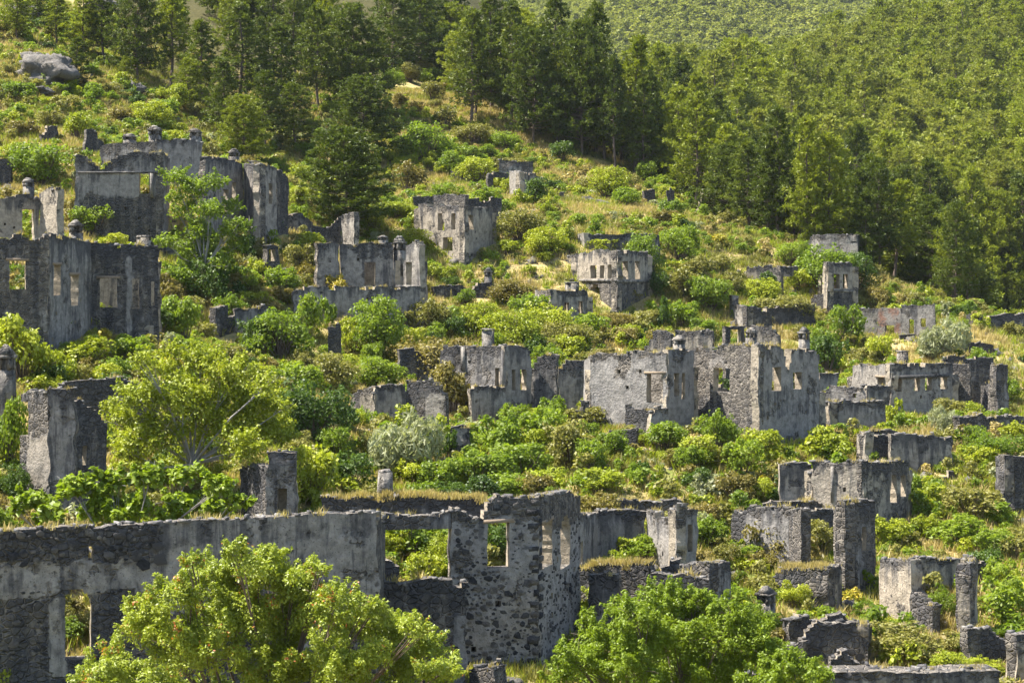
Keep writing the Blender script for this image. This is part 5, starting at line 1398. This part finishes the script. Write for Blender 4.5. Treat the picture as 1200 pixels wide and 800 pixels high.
def plan_wall_dist(x, y):
    d = np.full(len(x), 1e9)
    for P0, P1 in PLAN_WALLS:
        e = P1 - P0; L2 = e @ e
        t = np.clip(((x - P0[0]) * e[0] + (y - P0[1]) * e[1]) / L2, 0, 1)
        d = np.minimum(d, np.hypot(x - P0[0] - t * e[0], y - P0[1] - t * e[1]))
    return d
def hides_wall(u, vb, w, h, y):
    c0, c1 = int(max(0, (u - w / 2) // 4)), int(min(299, (u + w / 2) // 4))
    r0, r1 = int(max(0, (vb - h) // 4)), int(min(199, vb // 4))
    if c1 < c0 or r1 < r0: return 0.0
    a = WALL_DEPTH[r0:r1 + 1, c0:c1 + 1]
    return float((a > y) [a < 1e8].sum()) / a.size if (a < 1e8).any() else 0.0


# ------------------------------------------------------------------ pines
def pine_parts(seed, H=12.0, spread=0.2, low=0.18, nl=60, blades=15, bl=0.42, bw=0.13, tuft_step=0.55, dens=1.0, shape=1.0):
    r = np.random.default_rng(seed)
    tr = MB()
    lean = r.normal(0, 0.25, 2)
    P = lambda h: np.array([lean[0] * (h / H) ** 2 + 0.12 * math.sin(h * 0.7 + seed), lean[1] * (h / H) ** 2 + 0.12 * math.cos(h * 0.6), h])
    hs = np.linspace(-0.6, H * 0.98, 9)
    tube(tr, [P(h) for h in hs], [0.19 * (1 - 0.92 * max(h, 0) / H) + 0.015 for h in hs], 7)
    tufts = []
    for i in range(nl):
        f = low + (1 - low) * ((i + r.random()) / nl) ** 0.95
        h = f * H
        prof = (1 - f) ** 0.5 * (0.55 + 0.45 * min(1, (f - low + 0.1) / 0.2)) * shape
        ln = H * spread * prof * r.uniform(0.55, 1.25) * 1.3 + 0.25
        a = i * 2.399 + r.normal(0, 0.35)
        rise = 0.15 + 0.55 * f + r.normal(0, 0.12)
        d = np.array([math.cos(a), math.sin(a), 0])
        p0 = P(h)
        tip = p0 + d * ln + np.array([0, 0, rise * ln * 0.6])
        mid = p0 + d * ln * 0.5 + np.array([0, 0, rise * ln * 0.15])
        tube(tr, [p0, mid, tip], [0.055 * (1 - f) + 0.018, 0.03 * (1 - f) + 0.012, 0.008], 4)
        k = max(2, int(ln / tuft_step * dens))
        for j in range(k):
            t = 0.30 + 0.75 * (j + r.random()) / k
            q = (p0 * (1 - t) ** 2 + 2 * mid * t * (1 - t) + tip * t * t) if t <= 1 else tip
            side = np.array([-d[1], d[0], 0])
            for s in range(2):
                tufts.append(q + side * r.normal(0, 0.20 * ln * 0.55 + 0.12) + np.array([0, 0, r.normal(0.1, 0.13)]))
    for j in range(int(14 * dens)):
        tufts.append(P(H * r.uniform(0.9, 1.02)) + r.normal(0, 0.22, 3))
    tufts = np.array(tufts)
    n = len(tufts)
    b = np.repeat(np.arange(n), blades)
    d = r.normal(size=(n * blades, 3)); d[:, 2] = d[:, 2] * 0.75 + 0.35
    axis = np.array([0, 0, H * 0.5])
    out = tufts[b] - axis; out[:, 2] *= 0.2; out /= np.linalg.norm(out, axis=1, keepdims=True)
    d = d + out * 0.5; d /= np.linalg.norm(d, axis=1, keepdims=True)
    s = np.cross(d, r.normal(size=d.shape)); s /= np.linalg.norm(s, axis=1, keepdims=True)
    L = bl * r.uniform(0.7, 1.3, (n * blades, 1))
    p0 = tufts[b] + r.normal(0, 0.05, d.shape)
    V = np.stack([p0, p0 + d * L * 0.55 + s * bw * 0.5, p0 + d * L, p0 + d * L * 0.55 - s * bw * 0.5], 1).reshape(-1, 3)
    tint = np.repeat(np.clip(r.normal(0.45, 0.2, n)[b] + 0.1 * r.normal(size=n * blades), 0, 1), 4)
    return tr, V, tint

PINES = []
for k, (H, sp, low, nl, shp) in enumerate([(12, 0.19, 0.16, 74, 1.0), (12, 0.23, 0.10, 84, 1.0), (12, 0.16, 0.28, 62, 1.0), (12, 0.25, 0.2, 84, 1.05), (12, 0.33, 0.12, 120, 1.0)]):
    tr, V, t = pine_parts(50 + k, H, sp, low, nl)
    PINES.append((tr.mesh("trunk", [M_bark]), foliage_mesh("crown", V, t, LEAF['pine'])))

PINE_N = 0
def put_pine(x, y, z, H, width_k=1.0, kind='pine', variant=None, label=None, head=None, group="pines along the wood's edge", rr=random.Random(5)):
    global PINE_N
    PINE_N += 1
    k = rr.randrange(5) if variant is None else variant
    root = link("pine_tree", None)
    root.location = (x, y, z - 0.1)
    root.scale = (H / 12 * width_k, H / 12 * width_k, H / 12)
    root.rotation_euler = (0, 0, rr.uniform(0, 6.28))
    link("trunk", PINES[k][0], root)
    c = link("crown", PINES[k][1], root)
    sl = c.material_slots[0]; sl.link = 'OBJECT'; sl.material = LEAF[kind]
    root["category"] = "pine tree"; root["group"] = group; root["kind"] = "thing"
    if label: root["label"] = label
    elif head:
        u, v = project(x, y, z + H / 2)
        want_label(root, head, u, v)
    return root
PINE_POS = []
def pine_px(u, vt, vb, w, kind='pine', variant=None, label=None):
    x, y, z = raycast(u, vb)
    H = (vb - vt) / F * y
    natural = [0.46, 0.54, 0.40, 0.58, 0.76][variant if variant is not None else 0]
    wk = (w / F * y) / (H * natural)
    head = f"{'tall' if vb - vt > 110 else ('small' if vb - vt < 65 else 'mid-sized')} {'light green' if kind == 'pinelight' else 'dark green'} pine"
    o = put_pine(x, y, z, H, min(max(wk, 0.7), 1.5), kind, variant, label, head)
    PINE_POS.append((x, y))
    return o
# single pines read off the photograph: column, top row, base row, width
for p in [(160, -18, 95, 66, 'pine', 4), (98, -8, 66, 54, 'pinelight', 0), (120, -20, 70, 44, 'pine', 0), (90, 45, 102, 42, 'pine', 0), (66, -5, 55, 40, 'pinelight', 2), (148, 66, 96, 24, 'pinelight', 1), (190, 62, 90, 14, 'pine', 0),
          (283, 6, 128, 66, 'pine', 0), (236, 26, 128, 56, 'pine', 2), (330, 32, 142, 62, 'pine', 0), (372, 10, 130, 60, 'pine', 3), (416, 8, 130, 96, 'pine', 4), (460, -22, 88, 66, 'pine', 1), (285, 113, 192, 66, 'pinelight', 4), (262, 70, 160, 50, 'pine', 0), (310, 85, 175, 54, 'pine', 3), (345, 100, 180, 60, 'pine', 1),
          (405, 152, 272, 116, 'pine', 4), (425, 92, 190, 90, 'pine', 4), (222, 70, 130, 50, 'pinelight', 1), (210, -10, 60, 40, 'pinelight', 0), (320, -30, 70, 54, 'pine', 0), (345, -20, 90, 50, 'pine', 3),
          (492, -10, 92, 60, 'pine', 0), (520, 30, 98, 50, 'pine', 3), (553, 15, 145, 56, 'pine', 0), (575, -10, 128, 58, 'pine', 2), (530, -30, 70, 60, 'pine', 1), (600, 5, 150, 52, 'pine', 0), (626, 38, 168, 78, 'pine', 4), (650, -6, 150, 60, 'pine', 0), (682, 28, 184, 84, 'pine', 4),
          (700, 10, 180, 56, 'pine', 2), (720, 70, 200, 40, 'pine', 2), (745, 48, 206, 62, 'pinelight', 2), (775, 60, 212, 60, 'pinelight', 0), (800, 72, 225, 54, 'pine', 2), (765, 90, 216, 30, 'pine', 2), (818, 90, 238, 56, 'pinelight', 0), (838, 110, 248, 56, 'pine', 0), (872, 148, 266, 82, 'pine', 4), (850, 135, 255, 50, 'pine', 3),
          (912, 128, 278, 60, 'pine', 0), (900, 165, 276, 54, 'pine', 1), (945, 140, 292, 54, 'pinelight', 0), (972, 162, 298, 72, 'pinelight', 1), (1005, 150, 306, 56, 'pine', 2), (1030, 190, 322, 60, 'pine', 3), (1060, 198, 334, 74, 'pine', 4), (1090, 190, 344, 60, 'pine', 0), (1108, 220, 350, 60, 'pine', 3), (1140, 200, 362, 60, 'pinelight', 0),
          (1168, 228, 372, 84, 'pinelight', 4), (1200, 210, 380, 70, 'pine', 0), (1225, 230, 388, 70, 'pinelight', 1), (1120, 240, 358, 50, 'pine', 1), (1015, 225, 316, 50, 'pine', 1), (955, 205, 296, 44, 'pinelight', 1), (45, -20, 30, 40, 'pine', 1), (20, -10, 48, 44, 'green' if False else 'pinelight', 3)]:
    pine_px(*p)
# the wood behind them on the same hill
r5 = random.Random(11)
n_back = 0
for _ in range(6000):
    if n_back >= 135: break
    u = r5.uniform(190, 1260) if r5.random() < 0.55 else r5.uniform(480, 760)
    Yb = float(forest_Y(u))
    y = Yb + (r5.random() ** 1.4) * (75 if u < 640 else 34) + 2
    x = (u - 600) / F * y
    if u < 560 and y > 300: continue
    if u < 470 and r5.random() < 0.72: continue
    if any((x - a) ** 2 + (y - b) ** 2 < 3.4 ** 2 for a, b in PINE_POS): continue
    z = float(terrain(x, y))
    uu, vv = project(x, y, z + 9)
    if vv < -60: continue
    if hides_wall(u, project(x, y, z)[1], 40, 110, y) > 0.04: continue
    PINE_POS.append((x, y)); n_back += 1
    kd = 'pinelight' if r5.random() < 0.45 else 'pine'
    put_pine(x, y, z, r5.uniform(8.5, 14), r5.uniform(0.85, 1.15), kd, None, None, ("light" if kd == 'pinelight' else "dark") + " pine within the wood", "pines deep in the wood")
# pines on the near face of the far slope, nearest first
cand = []
for _ in range(9000):
    u = r5.uniform(690, 1280); y = r5.uniform(262, 620)
    x = (u - 600) / F * y
    a = float(h1(x, min(y, 480))); b = float(h2(x, y))
    if b < a + 0.5: continue
    cand.append((x, y))
cand = np.array(cand)
zc = terrain(cand[:, 0], cand[:, 1])
uc, vc = project(cand[:, 0], cand[:, 1], zc + 8)
sel = []
cellmap = {}
for i in np.argsort(cand[:, 1]):
    x, y = cand[i]
    dmin = 3.7 + 2.4 * hash3(np.array(i), np.array(3), np.array(1))
    c = (int(x // 4), int(y // 4))
    if any((x - cand[j][0]) ** 2 + (y - cand[j][1]) ** 2 < dmin ** 2 for a in (-1, 0, 1) for b in (-1, 0, 1) for j in cellmap.get((c[0] + a, c[1] + b), ())): continue
    cellmap.setdefault(c, []).append(i); sel.append(i)
vis = [i for i in sel if 0 < uc[i] < 1210]
order = sorted(vis, key=lambda i: cand[i][1])
single = [i for i in order if vc[i] < 330][:74]
sset = set(single)
for i in single:
    x, y = cand[i]
    kd = 'pinelight' if r5.random() < 0.5 else 'pinefar'
    put_pine(x, y, float(zc[i]), r5.uniform(7.5, 11.5), r5.uniform(1.0, 1.35), kd, None, ("light" if kd == 'pinelight' else "darker") + " green pine in the close wood on the far slope behind the crest pines", None, "pines of the wood on the far slope")

# ------------------------------------------------------------------ stuff scattered by geometry nodes
def scatter(name, pts, scl, idx, srcs, kind='stuff', rots=None):
    """one object whose points carry copies of the source meshes"""
    n = len(pts)
    rz = rng.random(n) * 6.283
    rot = np.stack([rng.normal(0, 0.06, n), rng.normal(0, 0.06, n), rz], -1)
    me = bpy.data.meshes.new(name)
    me.vertices.add(n); me.vertices.foreach_set("co", np.asarray(pts, np.float32).ravel())
    for nm, typ, val, key in (("rot", 'FLOAT_VECTOR', rot, "vector"), ("scl", 'FLOAT_VECTOR', scl, "vector"), ("idx", 'INT', idx, "value")):
        a = me.attributes.new(nm, typ, 'POINT')
        a.data.foreach_set(key, np.asarray(val, np.int32 if typ == 'INT' else np.float32).ravel())
    col = bpy.data.collections.new(name + "_kinds")
    for i, (m, mt) in enumerate(srcs):
        so_ = bpy.data.objects.new(f"{name}_kind_{i:02d}", m)
        col.objects.link(so_)
        if mt is not None:
            s_ = so_.material_slots[0]; s_.link = 'OBJECT'; s_.material = mt
    o = link(name, me, kind=kind)
    g = bpy.data.node_groups.new(name, 'GeometryNodeTree')
    g.interface.new_socket("Geometry", in_out='INPUT', socket_type='NodeSocketGeometry')
    g.interface.new_socket("Geometry", in_out='OUTPUT', socket_type='NodeSocketGeometry')
    N, Lk = g.nodes, g.links
    gi, go = N.new("NodeGroupInput"), N.new("NodeGroupOutput")
    ci = N.new("GeometryNodeCollectionInfo"); ci.inputs[0].default_value = col; ci.inputs[1].default_value = True; ci.inputs[2].default_value = True
    iop = N.new("GeometryNodeInstanceOnPoints"); iop.inputs["Pick Instance"].default_value = True
    def na(nm, t):
        q = N.new("GeometryNodeInputNamedAttribute"); q.data_type = t; q.inputs[0].default_value = nm
        return q.outputs[0]
    e2r = N.new("FunctionNodeEulerToRotation")
    Lk.new(na("rot", 'FLOAT_VECTOR'), e2r.inputs[0])
    Lk.new(gi.outputs[0], iop.inputs["Points"]); Lk.new(ci.outputs[0], iop.inputs["Instance"])
    Lk.new(na("idx", 'INT'), iop.inputs["Instance Index"]); Lk.new(e2r.outputs[0], iop.inputs["Rotation"]); Lk.new(na("scl", 'FLOAT_VECTOR'), iop.inputs["Scale"])
    Lk.new(iop.outputs[0], go.inputs[0])
    md = o.modifiers.new("scatter", 'NODES'); md.node_group = g
    return o

# the rest of the wood on the far slope
rest = [i for i in sel if i not in sset]
FARP = []
for k, (sp, lo, nl_, sh) in enumerate([(0.27, 0.15, 46, 1.0), (0.40, 0.28, 60, 1.0), (0.21, 0.2, 40, 1.0), (0.33, 0.1, 56, 1.1)]):
    tr, V, t = pine_parts(80 + k, 12 if k != 1 else 9.5, sp, lo, nl_, blades=8, bl=0.7, bw=0.24, tuft_step=0.8, shape=sh)
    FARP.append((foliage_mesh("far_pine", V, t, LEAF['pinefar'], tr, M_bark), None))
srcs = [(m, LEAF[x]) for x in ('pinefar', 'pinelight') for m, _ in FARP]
P = np.array([(cand[i][0], cand[i][1], zc[i] - 0.2) for i in rest])
hh = np.clip(rng.lognormal(-0.15, 0.28, len(P)), 0.4, 1.35); ww = np.clip(hh * rng.uniform(0.85, 1.25, len(P)), 0.5, 1.3)
scatter("far_slope_forest", P, np.stack([ww, ww, hh], -1), rng.integers(0, 8, len(P)), srcs)["label"] = "pine wood covering the far slope"
# distant hill beyond
CL = []
for k in range(3):
    r = np.random.default_rng(400 + k)
    cs, rs, mb = bush_shape(r, 6.5, 8.0, 9, False)
    V, t = leaves(cs, rs, 420, 0.95, 0.55, r)
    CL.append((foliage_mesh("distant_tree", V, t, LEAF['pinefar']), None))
U = rng.uniform(560, 1260, 15000); Y = 690 + 720 * rng.random(15000) ** 1.15
X = (U - 600) / F * Y
Zd = terrain(X, Y, False)
ud, vd = project(X, Y, Zd)
ok = (vd > -80) & (vd < 130)
P = np.stack([X, Y, Zd - 0.4], -1)[ok]
hh = rng.lognormal(0.0, 0.25, len(P)); ww = hh * rng.uniform(0.9, 1.5, len(P))
scatter("distant_hill_forest", P, np.stack([ww, ww, hh], -1), rng.integers(0, 3, len(P)), [(m, LEAF['pinefar']) for m, _ in CL])["label"] = "hazy wooded hill in the distance"

GRASSY = [(main_W[3], 130, 0.35, 0.98), (main_W[3], 25, 0.0, 0.35)] + [(w, 60, 0.05, 0.95) for w in GRASS_TOPS] + [(w, int(w.L * 0.9), 0.05, 0.95) for w in ALL_WALLS if w.P0[1] < 165]
# low scrub and grass over the near hillside
# more bushes, thinly, where the photograph has a continuous cover
ra = random.Random(23)
n_auto = 0
tries = 0
while n_auto < 150 and tries < 5000:
    tries += 1
    u = ra.uniform(-10, 1210); y = 52 + 190 * ra.random() ** 0.75
    if y > forest_Y(u) - 2: continue
    x = (u - 600) / F * y
    z = float(terrain(x, y))
    _, vb = project(x, y, z)
    if vb > 800 or vb < 30: continue
    w = ra.uniform(1.1, 2.7); h = w * ra.uniform(0.55, 0.9)
    wp, hp = w / y * F, h / y * F
    if hides_wall(u, vb, wp, hp, y) > 0.08: continue
    if float(plan_wall_dist(np.array([x]), np.array([y]))[0]) < 0.9: continue
    if any(abs(u - s[0]) < 0.42 * (s[2] + wp) and abs(vb - s[1]) < 0.3 * (s[3] + hp) for s in SHRUBS): continue
    kd = ra.choice(['lime', 'green', 'green', 'olive', 'olive', 'dull', 'dark', 'dark'])
    put_shrub(u, vb, wp, hp, kd); n_auto += 1

def hill_points(n, seed, ymin=46, ymax=330):
    r = np.random.default_rng(seed)
    y = np.sqrt(ymin ** 2 + (ymax ** 2 - ymin ** 2) * r.random(n))
    u = r.uniform(-90, 1290, n)
    x = (u - 600) / F * y
    z = terrain(x, y)
    m = y < forest_Y(u) + 5 + 45 * r.random(n) ** 2
    return x[m], y[m], z[m], u[m], r

TUFT = []
def scrub_mesh(seed, w, h, nb, n, L, asp=0.5):
    r = np.random.default_rng(seed)
    cs, rs, mb = bush_shape(r, w, h, nb, False)
    V, t = leaves(cs, rs, n, L, L * asp, r)
    return foliage_mesh("scrub", V, t, LEAF['green'])
SC = [scrub_mesh(500, 1.1, 0.75, 5, 300, 0.16), scrub_mesh(501, 1.2, 0.6, 8, 300, 0.2, 0.3), scrub_mesh(502, 0.9, 0.95, 6, 280, 0.16)]
x, y, z, u, r = hill_points(32000, 61)
dn = vnoise(x / 7, y / 7, 9.0) + 0.5 * vnoise(x / 2.5, y / 2.5, 5.0)
fd = forest_Y(u) - y
m = (dn > -0.42 + 0.30 * np.clip((y - 118) / 40, 0, 1) + 0.25 * (r.random(len(x)) - 0.5)) & (plan_wall_dist(x, y) > 0.55)
x, y, z, u = x[m], y[m], z[m], u[m]
kinds = ['lime', 'green', 'olive', 'dull', 'silver', 'yellow', 'straw']
cluster = vnoise(x / 4, y / 4, 30.0) * 0.6 + vnoise(x / 11, y / 11, 31.0) * 0.6
q = np.clip(0.5 + 0.5 * cluster + r.normal(0, 0.22, len(x)), 0, 0.999)
kk = np.digitize(q, [0.26, 0.56, 0.78, 0.89, 0.93, 0.96])
s = np.clip(r.lognormal(-0.05, 0.36, len(x)), 0.45, 2.0)
scatter("low_scrub", np.stack([x, y, z - 0.05], -1), np.stack([s, s, s * r.uniform(0.7, 1.15, len(x))], -1), kk * 3 + r.integers(0, 3, len(x)), [(mm, LEAF[k]) for k in kinds for mm in SC])["label"] = "low mixed scrub over the hillside"

x, y, z, u, r = hill_points(5200, 71, 52, 250)
dn = vnoise(x / 9, y / 9, 19.0) + 0.5 * vnoise(x / 3.5, y / 3.5, 15.0) - 0.25 * (y > 150)
w_ = r.uniform(0.9, 2.5, len(x)); h_ = w_ * r.uniform(0.55, 0.95, len(x))
_, vb_ = project(x, y, z)
m = (dn > 0.0) & (plan_wall_dist(x, y) > 0.7) & (y < forest_Y(u) + 2)
for i in np.nonzero(m)[0]:
    if hides_wall(u[i], vb_[i], 0.75 * w_[i] / y[i] * F, h_[i] / y[i] * F, y[i]) > 0.06: m[i] = False
x, y, z, w_, h_ = x[m], y[m], z[m], w_[m], h_[m]
cl_ = vnoise(x / 6, y / 6, 33.0) * 0.55 + 0.5 + r.normal(0, 0.2, len(x))
kk = np.digitize(cl_, [0.32, 0.60, 0.74, 0.92])
scatter("thicket", np.stack([x, y, z - 0.08], -1), np.stack([w_ / 3.0, w_ / 3.0 * r.uniform(0.8, 1.25, len(x)), h_ / 2.4], -1), kk * 4 + r.integers(0, 4, len(x)), [(BUSH['medium', j], LEAF[k]) for k in ('lime', 'green', 'olive', 'dark', 'dull') for j in range(4)])["label"] = "tangled thickets between the bushes"

def grass_mesh(seed, n, h, w, spread):
    r = np.random.default_rng(seed)
    p = r.normal(0, spread, (n, 3)); p[:, 2] = -0.04
    d = np.stack([r.normal(0, 0.35, n), r.normal(0, 0.35, n), np.ones(n)], -1)
    hh = h * r.uniform(0.5, 1.3, n)[:, None]
    s = r.normal(size=(n, 3)); s[:, 2] = 0; s /= np.linalg.norm(s, axis=1, keepdims=True); s *= w / 2
    V = np.stack([p - s, p + s, p + d * hh * 0.7 + s * 0.6 + 0.0, p + d * hh + np.array([0, 0, -0.02])], 1).reshape(-1, 3)
    return foliage_mesh("grass", V, np.repeat(r.random(n), 4), LEAF['straw'])
GR_ = [grass_mesh(600 + k, 34, 0.42, 0.055, 0.22) for k in range(3)]
x, y, z, u, r = hill_points(60000, 62, 46, 260)
q = vnoise(x / 6, y / 6, 40.0) * 0.7 + vnoise(x / 2, y / 2, 41.0) * 0.4 + r.normal(0, 0.25, len(x))
kk = np.digitize(q, [0.05, 0.35])        # straw, lime, olive
m = plan_wall_dist(x, y) > 0.4
x, y, z, kk = x[m], y[m], z[m], kk[m]
wx, wy, wz = [], [], []
for w_, n_, s0_, s1_ in GRASSY:
    for q_ in range(n_):
        sg = w_.L * r.uniform(s0_, s1_)
        p_ = w_.pt(sg, float(w_.height(np.array([sg]))[0]) - 0.03, -w_.t * r.uniform(0.05, 0.95))
        wx.append(p_[0]); wy.append(p_[1]); wz.append(p_[2])
x, y, z, kk = np.r_[x, wx], np.r_[y, wy], np.r_[z, wz], np.r_[kk, np.zeros(len(wx), int)]
s = r.uniform(0.7, 1.5, len(x)); s[-len(wx):] *= 0.55
scatter("dry_grass", np.stack([x, y, z], -1), np.stack([s, s, s], -1), kk * 3 + r.integers(0, 3, len(x)), [(mm, LEAF[k]) for k in ('straw', 'lime', 'olive') for mm in GR_])["label"] = "straw and green grass tufts on the slope"

# fallen stones and outcrops
def rock_mesh(seed, w, h, res=9):
    r = np.random.default_rng(seed)
    mb = MB()
    nu, nv = res, res * 2 // 3
    V = []
    for i in range(nv):
        ph = math.pi * 0.5 * (1 - i / (nv - 1)) if False else math.pi * i / (nv - 1)
        for j in range(nu):
            th = 2 * math.pi * j / nu
            d = np.array([math.sin(ph) * math.cos(th), math.sin(ph) * math.sin(th), math.cos(ph)])
            k = 1 + 0.55 * float(vnoise(d[0] * 1.8 + seed, d[1] * 1.8, d[2] * 1.8)) + 0.3 * float(vnoise(d[0] * 4.5, d[1] * 4.5 + seed, d[2] * 4.5)) - 0.35 * abs(float(vnoise(d[0] * 6, d[1] * 6 + seed, d[2] * 9)))
            V.append(d * k * np.array([w / 2, w / 2, h / 2]))
    Q = [(i * nu + j, (i + 1) * nu + j, (i + 1) * nu + (j + 1) % nu, i * nu + (j + 1) % nu) for i in range(nv - 1) for j in range(nu)]
    mb.add(V, Q, (), (r.random(), 0, 0, 1))
    return mb.mesh("rock", [M_rock], "wl")
RK = [rock_mesh(700 + k, 0.5, 0.36) for k in range(4)]
x, y, z, u, r = hill_points(16000, 63, 50, 260)
m = (vnoise(x / 5, y / 5, 50.0) > 0.3) & (plan_wall_dist(x, y) > 0.3)
dW = plan_wall_dist(x, y)
m |= (dW < 2.2) & (dW > 0.35) & (r.random(len(x)) < 0.8)
x, y, z = x[m], y[m], z[m]
s = np.clip(r.lognormal(-0.25, 0.5, len(x)), 0.3, 2.2) * np.where(dW[m] < 1.6, 1.35, 1.0)
scatter("fallen_stones", np.stack([x, y, z], -1), np.stack([s, s, s * r.uniform(0.6, 1, len(x))], -1), r.integers(0, 4, len(x)), [(mm, None) for mm in RK])["label"] = "fallen grey stones lying in the scrub"
BR = [rock_mesh(720 + k, 4.0, 3.0, 30) for k in range(3)]
for i, (u, vb, w, h, lab) in enumerate([(58, 100, 62, 48, "big pale limestone outcrop near the top left of the slope"), (30, 20, 40, 18, "pale limestone ledge above the big outcrop"), (150, 110, 34, 20, "dark-sided boulder on bare reddish earth uphill of the parapet with three chimneys"),
                                    (62, 105, 40, 10, "flat pale rock slab just below the big limestone outcrop"), (172, 152, 20, 14, "small pale rock behind the parapet with three chimneys"), (120, 12, 34, 20, "rock half hidden behind the top left pines"), (40, 84, 34, 30, "rough pale rock leaning against the left side of the big outcrop"), (78, 88, 26, 24, "narrow pale rock at the right side of the big outcrop"), (48, 112, 30, 14, "broken pale stones at the foot of the big outcrop")]):
    X0, Y0, Z0 = raycast(u, vb)
    o = link("boulder", BR[i % 3]); o.location = (X0, Y0, Z0 + h / F * Y0 * 0.25)
    o.scale = (w / F * Y0 / 4.0, w / F * Y0 / 4.0, h / F * Y0 / 3.0); o.rotation_euler = (0, 0, i * 1.3)
    tag(o, lab, "rock", "limestone rocks on the slope", 'thing')

settle_labels()

# ------------------------------------------------------------------ air
bv = box_pts((0, 1290, 115), (3800, 0, 0), (0, 1320, 0), (0, 0, 180))
hz = MB(); hz.add(bv, BOXQ)
km = bpy.data.materials.new("haze"); km.use_nodes = True
kt = km.node_tree; kt.nodes.clear()
pv = kt.nodes.new("ShaderNodeVolumePrincipled"); ko = kt.nodes.new("ShaderNodeOutputMaterial")
pv.inputs["Color"].default_value = (0.86, 0.93, 1.0, 1); pv.inputs["Density"].default_value = 0.000035; pv.inputs["Anisotropy"].default_value = 0.0
kt.links.new(pv.outputs[0], ko.inputs["Volume"])
link("haze", hz.mesh("haze", [km]), kind='stuff')
